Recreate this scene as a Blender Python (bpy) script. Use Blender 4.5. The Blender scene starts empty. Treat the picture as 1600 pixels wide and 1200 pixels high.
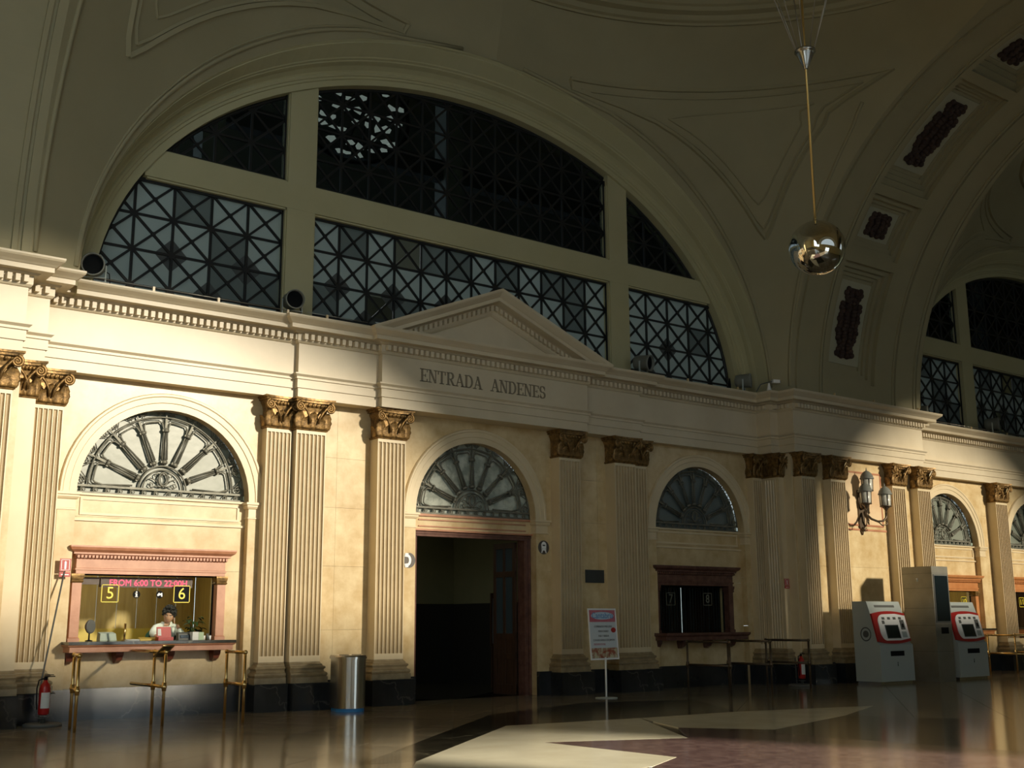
import bpy, math, random
from mathutils import Vector, Matrix
from math import sin, cos, pi, radians, sqrt
R = random.Random(7)
S = bpy.context.scene
COL = S.collection
FL = 0.07            # floor level

# ------------------------------------------------------------------ camera, light, exposure
cam_d = bpy.data.cameras.new('camera')
cam = bpy.data.objects.new('camera', cam_d)
COL.objects.link(cam)
YAW, PIT, ROL = .6481, .2039, -.0056
fw = Vector((sin(YAW)*cos(PIT), cos(YAW)*cos(PIT), sin(PIT)))
rt = Vector((cos(YAW), -sin(YAW), 0))
up = rt.cross(fw)
rt, up = rt*cos(ROL)+up*sin(ROL), up*cos(ROL)-rt*sin(ROL)
m = Matrix((rt, up, -fw)).transposed().to_4x4()
m.translation = Vector((-11.7745, -16.5826, 1.3713))
cam.matrix_world = m
cam_d.sensor_width = 36
cam_d.lens = 1791.28/1600*36
cam_d.clip_end = 300
S.camera = cam

W = bpy.data.worlds.new('world')
S.world = W
W.use_nodes = True
wn = W.node_tree.nodes
bg = wn['Background']
bg.inputs['Color'].default_value = (.80, .94, .98, 1)
bg.inputs['Strength'].default_value = 2.25

SUN_AZ, SUN_EL = radians(20), radians(15)
sun_d = bpy.data.lights.new('sun', 'SUN')
sun_d.energy = 16.5
sun_d.color = (1.0, .88, .67)
sun_d.angle = radians(3.8)
sun = bpy.data.objects.new('sun', sun_d)
COL.objects.link(sun)
sd = Vector((-sin(SUN_AZ)*cos(SUN_EL), cos(SUN_AZ)*cos(SUN_EL), -sin(SUN_EL)))
sun.rotation_euler = (-sd).to_track_quat('Z', 'Y').to_euler()
sun.location = (0, -30, 20)

S.view_settings.view_transform = 'Standard'
S.view_settings.look = 'None'
S.view_settings.gamma = 1
S.view_settings.use_curve_mapping = False
S.view_settings.exposure = 0.0
S.cycles.max_bounces = 8
S.cycles.diffuse_bounces = 5
S.cycles.glossy_bounces = 4
S.cycles.transmission_bounces = 6
S.cycles.caustics_reflective = False
S.cycles.caustics_refractive = False
S.cycles.sample_clamp_indirect = 6

def area(name, loc, aim, sx, sy, energy, color=(1, 1, 1), portal=False):
    d = bpy.data.lights.new(name, 'AREA')
    d.shape = 'RECTANGLE'; d.size = sx; d.size_y = sy; d.energy = energy; d.color = color
    if portal: d.cycles.is_portal = True
    o = bpy.data.objects.new(name, d); COL.objects.link(o)
    o.location = loc
    o.rotation_euler = (-(Vector(aim)-Vector(loc))).to_track_quat('Z', 'Y').to_euler()
    return o
area('window_portal', (-15.7, -17.6, 8), (-15.7, 0, 8), 13, 12, 1, portal=True)
for cx_ in (0, 20.2):
    area('window_portal', (cx_, -17.6, 8.6), (cx_, 0, 8.6), 14, 5.4, 1, portal=True)
area('window_portal', (0, -17.95, 1.7), (0, 0, 1.7), 2.8, 3.4, 1, portal=True)
area('shed_daylight', (0, 11.5, 11.5), (0, 4, 6), 26, 4, 1000, (.86, .95, .95))

# ------------------------------------------------------------------ materials
MATS = {}
def mat(name, c1, c2=None, rough=.5, metal=0, scale=3, detail=4, bump=0, bscale=None, rnd=0, emit=None, es=1,
        spec=.5, coat=0, contrast=(.35, .65), stretch=None, alpha=None, veins=None, trans=0):
    mt = bpy.data.materials.new(name); mt.use_nodes = True
    nt = mt.node_tree; n = nt.nodes; l = nt.links
    p = n['Principled BSDF']
    p.inputs['Roughness'].default_value = rough
    p.inputs['Metallic'].default_value = metal
    p.inputs['Specular IOR Level'].default_value = spec
    p.inputs['Coat Weight'].default_value = coat
    p.inputs['Coat Roughness'].default_value = .08
    p.inputs['Transmission Weight'].default_value = trans
    p.inputs['Base Color'].default_value = (*c1, 1)
    tc = n.new('ShaderNodeTexCoord')
    src = tc.outputs['Object']
    if stretch:
        mp = n.new('ShaderNodeMapping'); mp.inputs['Scale'].default_value = stretch
        l.new(src, mp.inputs['Vector']); src = mp.outputs['Vector']
    out = None
    if c2:
        no = n.new('ShaderNodeTexNoise'); no.inputs['Scale'].default_value = scale; no.inputs['Detail'].default_value = detail
        no.inputs['Roughness'].default_value = .6
        l.new(src, no.inputs['Vector'])
        cr = n.new('ShaderNodeValToRGB')
        cr.color_ramp.elements[0].position = contrast[0]; cr.color_ramp.elements[1].position = contrast[1]
        cr.color_ramp.elements[0].color = (*c1, 1); cr.color_ramp.elements[1].color = (*c2, 1)
        l.new(no.outputs['Fac'], cr.inputs['Fac'])
        out = cr.outputs['Color']
    if veins:
        vo = n.new('ShaderNodeTexVoronoi'); vo.feature = 'DISTANCE_TO_EDGE'; vo.inputs['Scale'].default_value = veins[1]
        n2 = n.new('ShaderNodeTexNoise'); n2.inputs['Scale'].default_value = 2.5; n2.inputs['Detail'].default_value = 5
        l.new(src, n2.inputs['Vector'])
        mx = n.new('ShaderNodeMix'); mx.data_type = 'VECTOR'; mx.inputs['Factor'].default_value = .45
        l.new(src, mx.inputs[4]); l.new(n2.outputs['Color'], mx.inputs[5]); l.new(mx.outputs[1], vo.inputs['Vector'])
        r2 = n.new('ShaderNodeValToRGB'); r2.color_ramp.elements[0].position = 0; r2.color_ramp.elements[1].position = veins[2]
        r2.color_ramp.elements[0].color = (1, 1, 1, 1); r2.color_ramp.elements[1].color = (0, 0, 0, 1)
        l.new(vo.outputs['Distance'], r2.inputs['Fac'])
        m3 = n.new('ShaderNodeMix'); m3.data_type = 'RGBA'
        l.new(r2.outputs['Color'], m3.inputs[0])
        if out: l.new(out, m3.inputs[6])
        else: m3.inputs[6].default_value = (*c1, 1)
        m3.inputs[7].default_value = (*veins[0], 1)
        out = m3.outputs[2]
    if rnd:
        oi = n.new('ShaderNodeObjectInfo')
        mr = n.new('ShaderNodeMapRange'); mr.inputs[3].default_value = 1-rnd; mr.inputs[4].default_value = 1+rnd
        l.new(oi.outputs['Random'], mr.inputs[0])
        hs = n.new('ShaderNodeHueSaturation')
        l.new(mr.outputs[0], hs.inputs['Value'])
        if out: l.new(out, hs.inputs['Color'])
        else: hs.inputs['Color'].default_value = (*c1, 1)
        out = hs.outputs['Color']
    if out: l.new(out, p.inputs['Base Color'])
    if bump:
        nb = n.new('ShaderNodeTexNoise'); nb.inputs['Scale'].default_value = bscale or scale*6; nb.inputs['Detail'].default_value = 3
        l.new(src, nb.inputs['Vector'])
        bp = n.new('ShaderNodeBump'); bp.inputs['Strength'].default_value = bump; bp.inputs['Distance'].default_value = .02
        l.new(nb.outputs['Fac'], bp.inputs['Height']); l.new(bp.outputs['Normal'], p.inputs['Normal'])
    if emit:
        p.inputs['Emission Color'].default_value = (*emit, 1); p.inputs['Emission Strength'].default_value = es
    if alpha is not None: p.inputs['Alpha'].default_value = alpha
    MATS[name] = mt
    return mt

M = dict(
 cream=mat('cream_marble', (.53, .37, .17), (.74, .60, .36), .30, scale=3.0, detail=15, rnd=.035, contrast=(.3, .68), spec=.4),
 pale=mat('pale_marble', (.60, .51, .36), (.70, .61, .45), .38, scale=1.1, detail=9, rnd=.03, contrast=(.3, .7)),
 shaft=mat('pilaster_marble', (.66, .54, .34), (.74, .62, .42), .36, scale=1.2, detail=8, rnd=.03),
 flute=mat('shaded_grimy_flute_marble', (.40, .29, .15), (.50, .38, .21), .45, scale=2, detail=8),  # flute dirt, darkened further with recess shade put into the colour
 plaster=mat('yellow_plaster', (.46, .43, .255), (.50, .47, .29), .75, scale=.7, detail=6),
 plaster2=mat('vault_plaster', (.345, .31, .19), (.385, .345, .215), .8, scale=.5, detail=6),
 orange=mat('orange_marble', (.44, .17, .055), (.54, .24, .09), .32, scale=4, detail=8, rnd=.03),
 based=mat('grimy_base_marble', (.22, .165, .09), (.40, .31, .18), .4, scale=5, detail=8),
 gilt=mat('gilded_bronze', (.12, .068, .022), (.36, .215, .075), .42, .5, scale=14, detail=4, bump=.15, bscale=40),
 blackm=mat('black_marble', (.016, .018, .02), (.03, .032, .035), .16, scale=2, detail=8, rnd=.15, veins=((.08, .08, .075), .7, .006)),
 pink=mat('pink_marble', (.43, .18, .095), (.56, .27, .16), .32, scale=4, detail=8, rnd=.03),
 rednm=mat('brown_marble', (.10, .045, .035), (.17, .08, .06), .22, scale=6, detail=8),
 tan=mat('tan_floor_marble', (.17, .145, .105), (.29, .25, .18), .13, scale=1.3, detail=9, rnd=.16, contrast=(.3, .7), spec=.6, veins=((.14, .11, .075), .6, .02)),
 creamf=mat('cream_floor_marble', (.72, .68, .53), (.82, .78, .62), .14, scale=2, detail=8, spec=.55),
 purplef=mat('purple_floor_marble', (.10, .06, .062), (.18, .12, .115), .16, scale=9, detail=9, spec=.55),
 darkf=mat('dark_floor_marble', (.02, .018, .013), (.05, .045, .032), .13, scale=2, detail=9, spec=.55, veins=((.14, .13, .09), 1.2, .02)),
 iron=mat('grey_iron', (.13, .13, .105), (.20, .195, .16), .5, .3, scale=12),
 black=mat('black_iron', (.012, .013, .014), None, .5, .2),
 blackp=mat('black_paint', (.008, .008, .009), None, .7, spec=.12),
 brass=mat('polished_brass', (.62, .43, .17), (.74, .55, .26), .24, 1, scale=9),
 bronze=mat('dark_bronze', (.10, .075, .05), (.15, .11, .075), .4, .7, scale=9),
 steel=mat('brushed_steel', (.50, .49, .47), (.60, .59, .56), .26, 1, scale=3, stretch=(30, 30, .3)),
 chrome=mat('mirror_steel', (.78, .77, .74), None, .035, 1, bump=.05, bscale=5),
 grey=mat('light_grey_metal', (.42, .47, .46), None, .45),
 greyd=mat('dark_grey_metal', (.10, .105, .10), None, .5),
 towerm=mat('satin_steel_panel', (.27, .26, .22), (.31, .30, .26), .38, .55, scale=3),
 white=mat('white_paint', (.90, .91, .92), None, .35),
 red=mat('red_paint', (.40, .014, .012), None, .3),
 redp=mat('red_plastic', (.42, .025, .02), None, .35),
 blue=mat('blue_paint', (.03, .22, .55), None, .4),
 yellow=mat('yellow_vinyl', (.85, .70, .04), None, .4),
 wood=mat('yellow_oak_panel', (.34, .22, .05), (.46, .31, .08), .35, scale=3, detail=6, stretch=(6, 6, .5), rnd=.06),
 woodb=mat('yellow_laminate', (.55, .38, .05), None, .35),
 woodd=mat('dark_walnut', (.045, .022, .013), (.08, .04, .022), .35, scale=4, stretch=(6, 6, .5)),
 redwood=mat('mahogany', (.16, .045, .028), (.24, .075, .045), .3, scale=4, stretch=(.5, 6, 6)),
 olive=mat('olive_plaster', (.20, .20, .11), (.24, .23, .13), .8, scale=1),
 dado=mat('dark_dado', (.02, .02, .018), None, .5),
 shed=mat('shed_wall', (.30, .33, .33), (.38, .41, .41), .8, scale=.4),
 shedd=mat('shed_steel', (.07, .08, .08), None, .6),
 skin=mat('skin', (.55, .30, .20), None, .5),
 hair=mat('black_hair', (.010, .008, .008), None, .6, bump=.8, bscale=60),
 shirt=mat('white_cotton', (.72, .75, .74), None, .8, bump=.2, bscale=30),
 green=mat('dark_green_wool', (.02, .09, .06), None, .9),
 led=mat('red_led', (.3, .02, .05), None, .5, emit=(1.0, .03, .10), es=3),
 ledcase=mat('mauve_display_case', (.10, .05, .055), None, .5),
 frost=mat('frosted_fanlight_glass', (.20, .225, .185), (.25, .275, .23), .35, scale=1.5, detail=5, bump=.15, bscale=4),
 opal=mat('opal_lamp_glass', (.62, .62, .56), None, .25),
 shadeg=mat('grey_lamp_hood', (.20, .21, .19), None, .5),
 paper=mat('white_paper', (.70, .72, .70), None, .7),
 posterblue=mat('poster_pale_grey', (.66, .72, .76), None, .35),
 posterred=mat('poster_crimson', (.55, .12, .17), (.62, .20, .26), .35, scale=8),
 pwhite=mat('white_plaster', (.44, .43, .31), None, .8),
 food=mat('poster_food_print', (.35, .07, .03), (.62, .60, .42), .4, scale=11, detail=3, contrast=(.4, .6)),
 tblue=mat('poster_blue_ink', (.10, .30, .62), None, .5),
 ink=mat('grey_ink', (.08, .09, .10), None, .6),
 gold=mat('golden_cable', (.75, .55, .22), None, .3, .9),
 wire=mat('silver_wire', (.42, .40, .36), None, .35, .9),
 leafg=mat('dark_leaf', (.02, .05, .02), (.04, .09, .03), .5, scale=8),
 plaque=mat('slate_plaque', (.035, .04, .042), None, .4),
 bluepane=mat('bluish_door_glass', (.05, .075, .09), None, .15, spec=.8),
 screen=mat('dark_screen', (.008, .014, .018), None, .08, coat=.5),
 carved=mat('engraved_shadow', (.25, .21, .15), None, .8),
)
def glass_mat(name, tint=(.9, .95, .93), gloss=.10, rough=.02, body=None, bodyf=0, bump=0):
    mt = bpy.data.materials.new(name); mt.use_nodes = True
    nt = mt.node_tree; n = nt.nodes; l = nt.links
    for x in list(n):
        if x.type != 'OUTPUT_MATERIAL': n.remove(x)
    o = [x for x in n][0]
    t = n.new('ShaderNodeBsdfTransparent'); t.inputs[0].default_value = (*tint, 1)
    g = n.new('ShaderNodeBsdfGlossy'); g.inputs['Roughness'].default_value = rough
    fr = n.new('ShaderNodeLayerWeight'); fr.inputs[0].default_value = gloss
    mx = n.new('ShaderNodeMixShader')
    l.new(fr.outputs['Fresnel'], mx.inputs[0]); l.new(t.outputs[0], mx.inputs[1]); l.new(g.outputs[0], mx.inputs[2])
    if bump:
        no = n.new('ShaderNodeTexNoise'); no.inputs['Scale'].default_value = 3
        bp = n.new('ShaderNodeBump'); bp.inputs['Strength'].default_value = bump; bp.inputs['Distance'].default_value = .05
        l.new(no.outputs['Fac'], bp.inputs['Height']); l.new(bp.outputs[0], g.inputs['Normal'])
    last = mx
    if body:
        tr = n.new('ShaderNodeBsdfTranslucent'); tr.inputs[0].default_value = (*body, 1)
        df = n.new('ShaderNodeBsdfDiffuse'); df.inputs[0].default_value = (*body, 1)
        m2 = n.new('ShaderNodeMixShader'); m2.inputs[0].default_value = .5
        l.new(tr.outputs[0], m2.inputs[1]); l.new(df.outputs[0], m2.inputs[2])
        m3 = n.new('ShaderNodeMixShader'); m3.inputs[0].default_value = bodyf
        l.new(mx.outputs[0], m3.inputs[1]); l.new(m2.outputs[0], m3.inputs[2]); last = m3
    l.new(last.outputs[0], o.inputs['Surface'])
    return mt
M['clear'] = glass_mat('clear_window_glass', (.95, .97, .94), .06)
M['darkglass'] = glass_mat('dark_lunette_glass', (.30, .33, .35), .10, .12, bump=.2)
M['oppglass'] = glass_mat('light_dimming_pane', (.49, .49, .49), .04)  # dims light through panes added in the unseen opposite lunettes
M['milky'] = glass_mat('dusty_lunette_glass', (.5, .55, .55), .12, .2, (.56, .62, .60), .62)
M['milky2'] = glass_mat('sooty_lunette_glass', (.4, .44, .44), .12, .2, (.30, .34, .33), .55)

# ------------------------------------------------------------------ mesh helpers
def setp(o, label=None, cat=None, group=None, kind=None):
    if label: o['label'] = label
    if cat: o['category'] = cat
    if group: o['group'] = group
    if kind: o['kind'] = kind
    return o
def link_mesh(name, me, parent=None, loc=None, rot=None, sc=None):
    o = bpy.data.objects.new(name, me); COL.objects.link(o)
    if parent: o.parent = parent
    if loc: o.location = loc
    if rot: o.rotation_euler = rot
    if sc: o.scale = sc
    return o
def empty(name, loc=(0, 0, 0), rz=0, **k):
    o = bpy.data.objects.new(name, None); COL.objects.link(o); o.location = loc; o.rotation_euler = (0, 0, rz)
    return setp(o, **k)
def copy_tree(o, parent=None):
    c = o.copy(); COL.objects.link(c); c.parent = parent
    for ch in list(o.children): copy_tree(ch, c)
    return c
class MB:
    def __init__(s): s.v = []; s.f = []; s.sm = []
    def add(s, vs, fs, sm=False):
        b = len(s.v); s.v += [tuple(v) for v in vs]
        s.f += [tuple(b+i for i in f) for f in fs]; s.sm += [sm]*len(fs); return s
    def box(s, x0, x1, y0, y1, z0, z1):
        vs = [(x, y, z) for z in (z0, z1) for y in (y0, y1) for x in (x0, x1)]
        return s.add(vs, [(0, 2, 3, 1), (4, 5, 7, 6), (0, 1, 5, 4), (2, 6, 7, 3), (0, 4, 6, 2), (1, 3, 7, 5)])
    def cbox(s, c, d): return s.box(c[0]-d[0]/2, c[0]+d[0]/2, c[1]-d[1]/2, c[1]+d[1]/2, c[2]-d[2]/2, c[2]+d[2]/2)
    def loft(s, rings, closed=True, caps=True, sm=False):
        n = len(rings[0]); vs = [p for r in rings for p in r]; fs = []
        for i in range(len(rings)-1):
            for j in range(n if closed else n-1):
                k = (j+1) % n
                fs.append((i*n+j, i*n+k, (i+1)*n+k, (i+1)*n+j))
        s.add(vs, fs, sm)
        if caps and closed:
            b = len(s.v)-len(vs)
            s.f.append(tuple(b+j for j in range(n))[::-1]); s.sm.append(False)
            b2 = len(s.v)-n
            s.f.append(tuple(b2+j for j in range(n))); s.sm.append(False)
        return s
    def prism_xz(s, pts, y0, y1):     # polygon in XZ, extruded along Y
        return s.loft([[(x, y0, z) for x, z in pts], [(x, y1, z) for x, z in pts]])
    def prism_xy(s, pts, z0, z1):
        return s.loft([[(x, y, z0) for x, y in pts], [(x, y, z1) for x, y in pts]])
    def prism_yz(s, pts, x0, x1):
        return s.loft([[(x0, y, z) for y, z in pts], [(x1, y, z) for y, z in pts]])
    def tube(s, path, r, n=8, closed=False, sm=True, caps=True):
        P = [Vector(p) for p in path]; rings = []; up0 = None
        L = len(P)
        for i, p in enumerate(P):
            a = P[(i-1) % L] if (closed or i > 0) else p
            b = P[(i+1) % L] if (closed or i < L-1) else p
            t = (b-a); t = t.normalized() if t.length > 1e-9 else Vector((0, 0, 1))
            if up0 is None:
                up0 = t.orthogonal().normalized()
            u = (up0 - t*up0.dot(t)); u = u.normalized() if u.length > 1e-6 else t.orthogonal().normalized()
            up0 = u; w = t.cross(u)
            rr = r[i] if isinstance(r, (list, tuple)) else r
            rings.append([p+u*rr*cos(2*pi*k/n)+w*rr*sin(2*pi*k/n) for k in range(n)])
        if closed: rings.append(rings[0]); caps = False
        return s.loft(rings, True, caps, sm)
    def lathe(s, prof, c=(0, 0, 0), n=20, axis='z', sm=True, caps=True):
        rings = []
        for r, h in prof:
            ring = []
            for k in range(n):
                a = 2*pi*k/n; x, y = r*cos(a), r*sin(a)
                if axis == 'z': q = (x, y, h)
                elif axis == 'y': q = (x, h, y)
                else: q = (h, x, y)
                ring.append((c[0]+q[0], c[1]+q[1], c[2]+q[2]))
            rings.append(ring)
        return s.loft(rings, True, caps, sm)
    def ball(s, c, r, n=10, sq=(1, 1, 1)):
        pr_ = [(max(1e-4, sin(pi*i/n)), -cos(pi*i/n)) for i in range(n+1)]
        rings = [[(c[0]+r*sq[0]*a*cos(2*pi*k/(n+4)), c[1]+r*sq[1]*a*sin(2*pi*k/(n+4)), c[2]+r*sq[2]*h) for k in range(n+4)] for a, h in pr_]
        return s.loft(rings, True, True, True)
    def rects(s, x0, x1, yf, yb, prof, l=1, r=1):   # (offset, z): stack of rectangles growing on three sides
        return s.loft([[(x0-o*l, yb, z), (x0-o*l, yf-o, z), (x1+o*r, yf-o, z), (x1+o*r, yb, z)] for o, z in prof])
    def build(s, name, m, parent=None, loc=None, rot=None, **k):
        me = s.mesh(name, m)
        return setp(link_mesh(name, me, parent, loc, rot), **k)
    def mesh(s, name, m):
        me = bpy.data.meshes.new(name); me.from_pydata(s.v, [], s.f)
        me.polygons.foreach_set('use_smooth', s.sm)
        me.materials.append(M[m] if isinstance(m, str) else m)
        me.validate(); me.update()
        import bmesh
        b = bmesh.new(); b.from_mesh(me); bmesh.ops.recalc_face_normals(b, faces=b.faces); b.to_mesh(me); b.free()
        return me
def arc(cx, cz, r, a0, a1, n): return [(cx+r*cos(a0+(a1-a0)*i/n), cz+r*sin(a0+(a1-a0)*i/n)) for i in range(n+1)]
def text(name, body, size, loc, rot, m, parent=None, ext=.002, align='CENTER', sx=1, **k):
    c = bpy.data.curves.new(name, 'FONT'); c.body = body; c.size = size; c.extrude = ext; c.align_x = align; c.align_y = 'CENTER'
    c.resolution_u = 3
    c.materials.append(M[m] if isinstance(m, str) else m); o = bpy.data.objects.new(name, c); COL.objects.link(o)
    dg = bpy.context.evaluated_depsgraph_get(); dg.update()
    me = bpy.data.meshes.new_from_object(o.evaluated_get(dg)); bpy.data.objects.remove(o)
    me.materials.clear(); me.materials.append(M[m] if isinstance(m, str) else m)
    o = bpy.data.objects.new(name, me); COL.objects.link(o)
    o.location = loc; o.rotation_euler = rot; o.scale = (sx, 1, 1)
    if parent: o.parent = parent
    return setp(o, **k)
FRONT = (pi/2, 0, 0)     # text facing -Y

# ------------------------------------------------------------------ floor
floor = empty('floor', kind='structure', label='polished marble floor of large tan slabs with cream, purple and black star inlay')
MB().box(-34, 42, -19, .2, FL-.2, FL-.012).build('screed', 'darkf', floor)
INL = [
 ('cream_inlay', 'creamf', [(-5.65, -6.95), (-2.72, -4.46), (-.64, -4.71), (-2.08, -7.03), (-3.62, -6.36), (-3.5, -8.27), (-4.2, -8.66), (-5.21, -8.78), (-6.07, -7.52)]),
 ('purple_inlay', 'purplef', [(-3.62, -6.36), (-2.08, -7.03), (-1.26, -6.06), (-.94, -7.21), (-.56, -10.16), (-3.18, -11.63), (-5.05, -10.1), (-4.2, -8.66), (-3.5, -8.27)]),
 ('cream_inlay', 'creamf', [(-.64, -4.71), (1.17, -4.81), (3.6, -5.4), (1.78, -6.25), (-.57, -6.99), (-1.26, -6.06), (-2.08, -7.03)][:6]),
 ('dark_inlay', 'darkf', [(1.78, -6.25), (3.2, -8.9), (-.56, -10.16), (-.94, -7.21), (-1.26, -6.06), (-.57, -6.99)]),
 ('dark_inlay', 'darkf', [(-6.19, -6.81), (-1.85, -2.9), (.64, -1.96), (2.6, -2.6), (1.17, -4.81), (-.64, -4.71), (-2.72, -4.46), (-5.65, -6.95)]),
]
def inset(poly, d):
    cx = sum(p[0] for p in poly)/len(poly); cy = sum(p[1] for p in poly)/len(poly)
    out = []
    n = len(poly); area2 = sum(poly[i][0]*poly[(i+1) % n][1]-poly[(i+1) % n][0]*poly[i][1] for i in range(n))
    sg = 1 if area2 > 0 else -1
    for i in range(n):
        a, b, c = Vector(poly[i-1]), Vector(poly[i]), Vector(poly[(i+1) % n])
        n1 = Vector((-(b-a).y, (b-a).x)).normalized()*sg; n2 = Vector((-(c-b).y, (c-b).x)).normalized()*sg
        nn = (n1+n2); nn = nn.normalized() if nn.length > .2 else n1
        out.append(tuple(b+nn*d))
    return out
def inpoly(x, y, P):
    c = False; j = len(P)-1
    for i in range(len(P)):
        if (P[i][1] > y) != (P[j][1] > y) and x < (P[j][0]-P[i][0])*(y-P[i][1])/(P[j][1]-P[i][1])+P[i][0]: c = not c
        j = i
    return c
for nm, mm, P in INL:
    MB().prism_xy(inset(P, .003), FL-.012, FL+.0005).build(nm, mm, floor)
tile = MB().box(-.597, .597, -.597, .597, -.02, 0).mesh('floor_slab', 'tan')
tb = MB().box(-.597, .597, -.597, .597, -.02, 0)
cs, sn = cos(radians(38)), sin(radians(38))
nt_ = 0
far = MB()
for i in range(-30, 30):
    for j in range(-30, 30):
        x, y = i*1.2*cs-j*1.2*sn+1.3, i*1.2*sn+j*1.2*cs-7
        if not (-15 < x < 24 and -18.3 < y < .8): continue
        if all(inpoly(x+dx, y+dy, P) or any(inpoly(x+dx, y+dy, Q[2]) for Q in INL) for dx, dy in ((.7, 0), (-.7, 0), (0, .7), (0, -.7)) for P in [INL[0][2]]): continue
        vis = -9.5 < x < 16 and y > -11.5
        if vis and nt_ < 290:
            link_mesh('floor_slab', tile, floor, (x, y, FL), (0, 0, radians(38))); nt_ += 1
        else:
            far.loft([[(x+a*cs-b*sn, y+a*sn+b*cs, z) for a, b in ((-.597, -.597), (.597, -.597), (.597, .597), (-.597, .597))] for z in (FL-.02, FL)])
far.build('floor_slabs_beyond', 'tan', floor, kind='stuff')
# vestibule floor behind the door
MB().box(-3, 3.2, .2, 8, FL-.2, FL).build('floor', 'darkf', kind='structure', label='dark polished vestibule floor seen through the open doorway')

# ------------------------------------------------------------------ lower wall of marble slabs
wall = empty('wall_back', kind='structure', label='cream marble station wall with arched bays between fluted pilasters')
ZS, A0 = 3.19, 1.30
ZT = 4.90
def slab(pts, y0=0, y1=.16, mm='cream', par=None, name='marble_slab', g=.0015):
    MB().prism_xz(inset(pts, g), y0, y1).build(name, mm, par or wall)
def rect(x0, x1, z0, z1, y0=0, y1=.16, mm='cream', par=None, name='marble_slab'):
    if x1-x0 < .02 or z1-z0 < .02: return
    MB().box(x0+.0015, x1-.0015, y0, y1, z0+.0015, z1-.0015).build(name, mm, par or wall)
def course(x0, x1, y0=0, y1=.16, zs=(FL, 1.25, 2.25, ZS, 4.0, ZT)):
    for a, b in zip(zs[:-1], zs[1:]):
        n = max(1, round((x1-x0)/1.6))
        for k in range(n): rect(x0+(x1-x0)*k/n, x0+(x1-x0)*(k+1)/n, a, b, y0, y1)
def arch_cell(c, zs=ZS, a=A0, e=.26):
    for s in (-1, 1):
        pts = [(c, ZT), (c, zs+a)]+[(c+s*a*sin(t), zs+a*cos(t)) for t in [pi/2*i/12 for i in range(1, 13)]]+[(c+s*(a+e), zs), (c+s*(a+e), ZT)]
        slab(pts)
def archivolt(c, zs=ZS, a=A0):
    prof = [(a-.0, .0), (a-.0, -.02), (a+.10, -.02), (a+.11, -.034), (a+.19, -.034), (a+.205, -.048), (a+.235, -.048), (a+.25, -.02), (a+.25, 0)]
    rings = []
    for i in range(33):
        t = pi*i/32
        rings.append([(c+r*cos(t), y, zs+r*sin(t)) for r, y in prof])
    MB().loft(rings, True, True, False).build('archivolt', 'shaft', wall)
def impost(c, s):
    x0, x1 = sorted((c+s*(A0-.0), c+s*(A0+.27)))
    MB().rects(x0, x1, -.021, .12, [(0, 2.93), (.012, 2.935), (.012, 2.955), (0, 2.96), (0, 3.08), (.02, 3.09), (.035, 3.12), (.035, 3.14), (.055, 3.15), (.055, 3.185), (0, 3.19)]).build('impost', 'shaft', wall)
def jamb_lines(c, s):
    x0, x1 = sorted((c+s*A0, c+s*(A0+.25)))
    MB().box(x0, x1, -.02, 0, .48, 2.93).build('jamb_strip', 'cream', wall)
def bay_wall(xl, xr, centres):
    edges = [xl]
    for c in centres: edges += [c-A0, c+A0]
    edges.append(xr)
    for k in range(0, len(edges), 2):
        a, b = edges[k], edges[k+1]
        course(a, b, zs=(FL, 1.25, 2.25, ZS))
        a2 = a+(.26 if k > 0 else 0); b2 = b-(.26 if k < len(edges)-2 else 0)
        course(a2, b2, zs=(ZS, 4.0, ZT))
        MB().box(a+.0, b-.0, -.08, 0, FL, .486).build('black_plinth', 'blackm', wall)
    for c in centres:
        arch_cell(c); archivolt(c)
        for s in (-1, 1): impost(c, s); jamb_lines(c, s)
bay_wall(-7.75, 7.45, (-5.64, 0, 5.64))
bay_wall(12.4, 24.5, (14.6, 18.7, 22.8))

def infill(c, w0, w1, z0, z1):    # recessed wall that carries a ticket window
    y0, y1 = .12, .30
    rect(c-A0, w0, .0+FL, z1, y0, y1); rect(w1, c+A0, FL, z1, y0, y1)
    rect(w0, w1, FL, z0, y0, y1)
    rect(c-A0, c+A0, z1, 2.86, y0, y1)
    rect(c-A0, c+A0, 2.86, ZS, y0, y1)
    m = MB()
    xa, xb, za, zb = c-A0+.13, c+A0-.13, 2.92, 3.10
    m.box(xa, xb, y0-.018, y0, zb, zb+.035).box(xa, xb, y0-.018, y0, za-.035, za).box(xa-.035, xa, y0-.018, y0, za-.035, zb+.035).box(xb, xb+.035, y0-.018, y0, za-.035, zb+.035)
    m.build('panel_moulding', 'shaft', wall)
    m = MB(); m.box(c-A0, c+A0, y0-.03, y0, 2.80, 2.83); m.box(c-A0, c+A0, y0-.035, y0+.1, 3.165, 3.195); m.build('sill_moulding', 'shaft', wall)
    MB().box(c-A0, c+A0, y0-.06, y0, FL, .486).build('black_plinth', 'blackm', wall)

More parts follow.
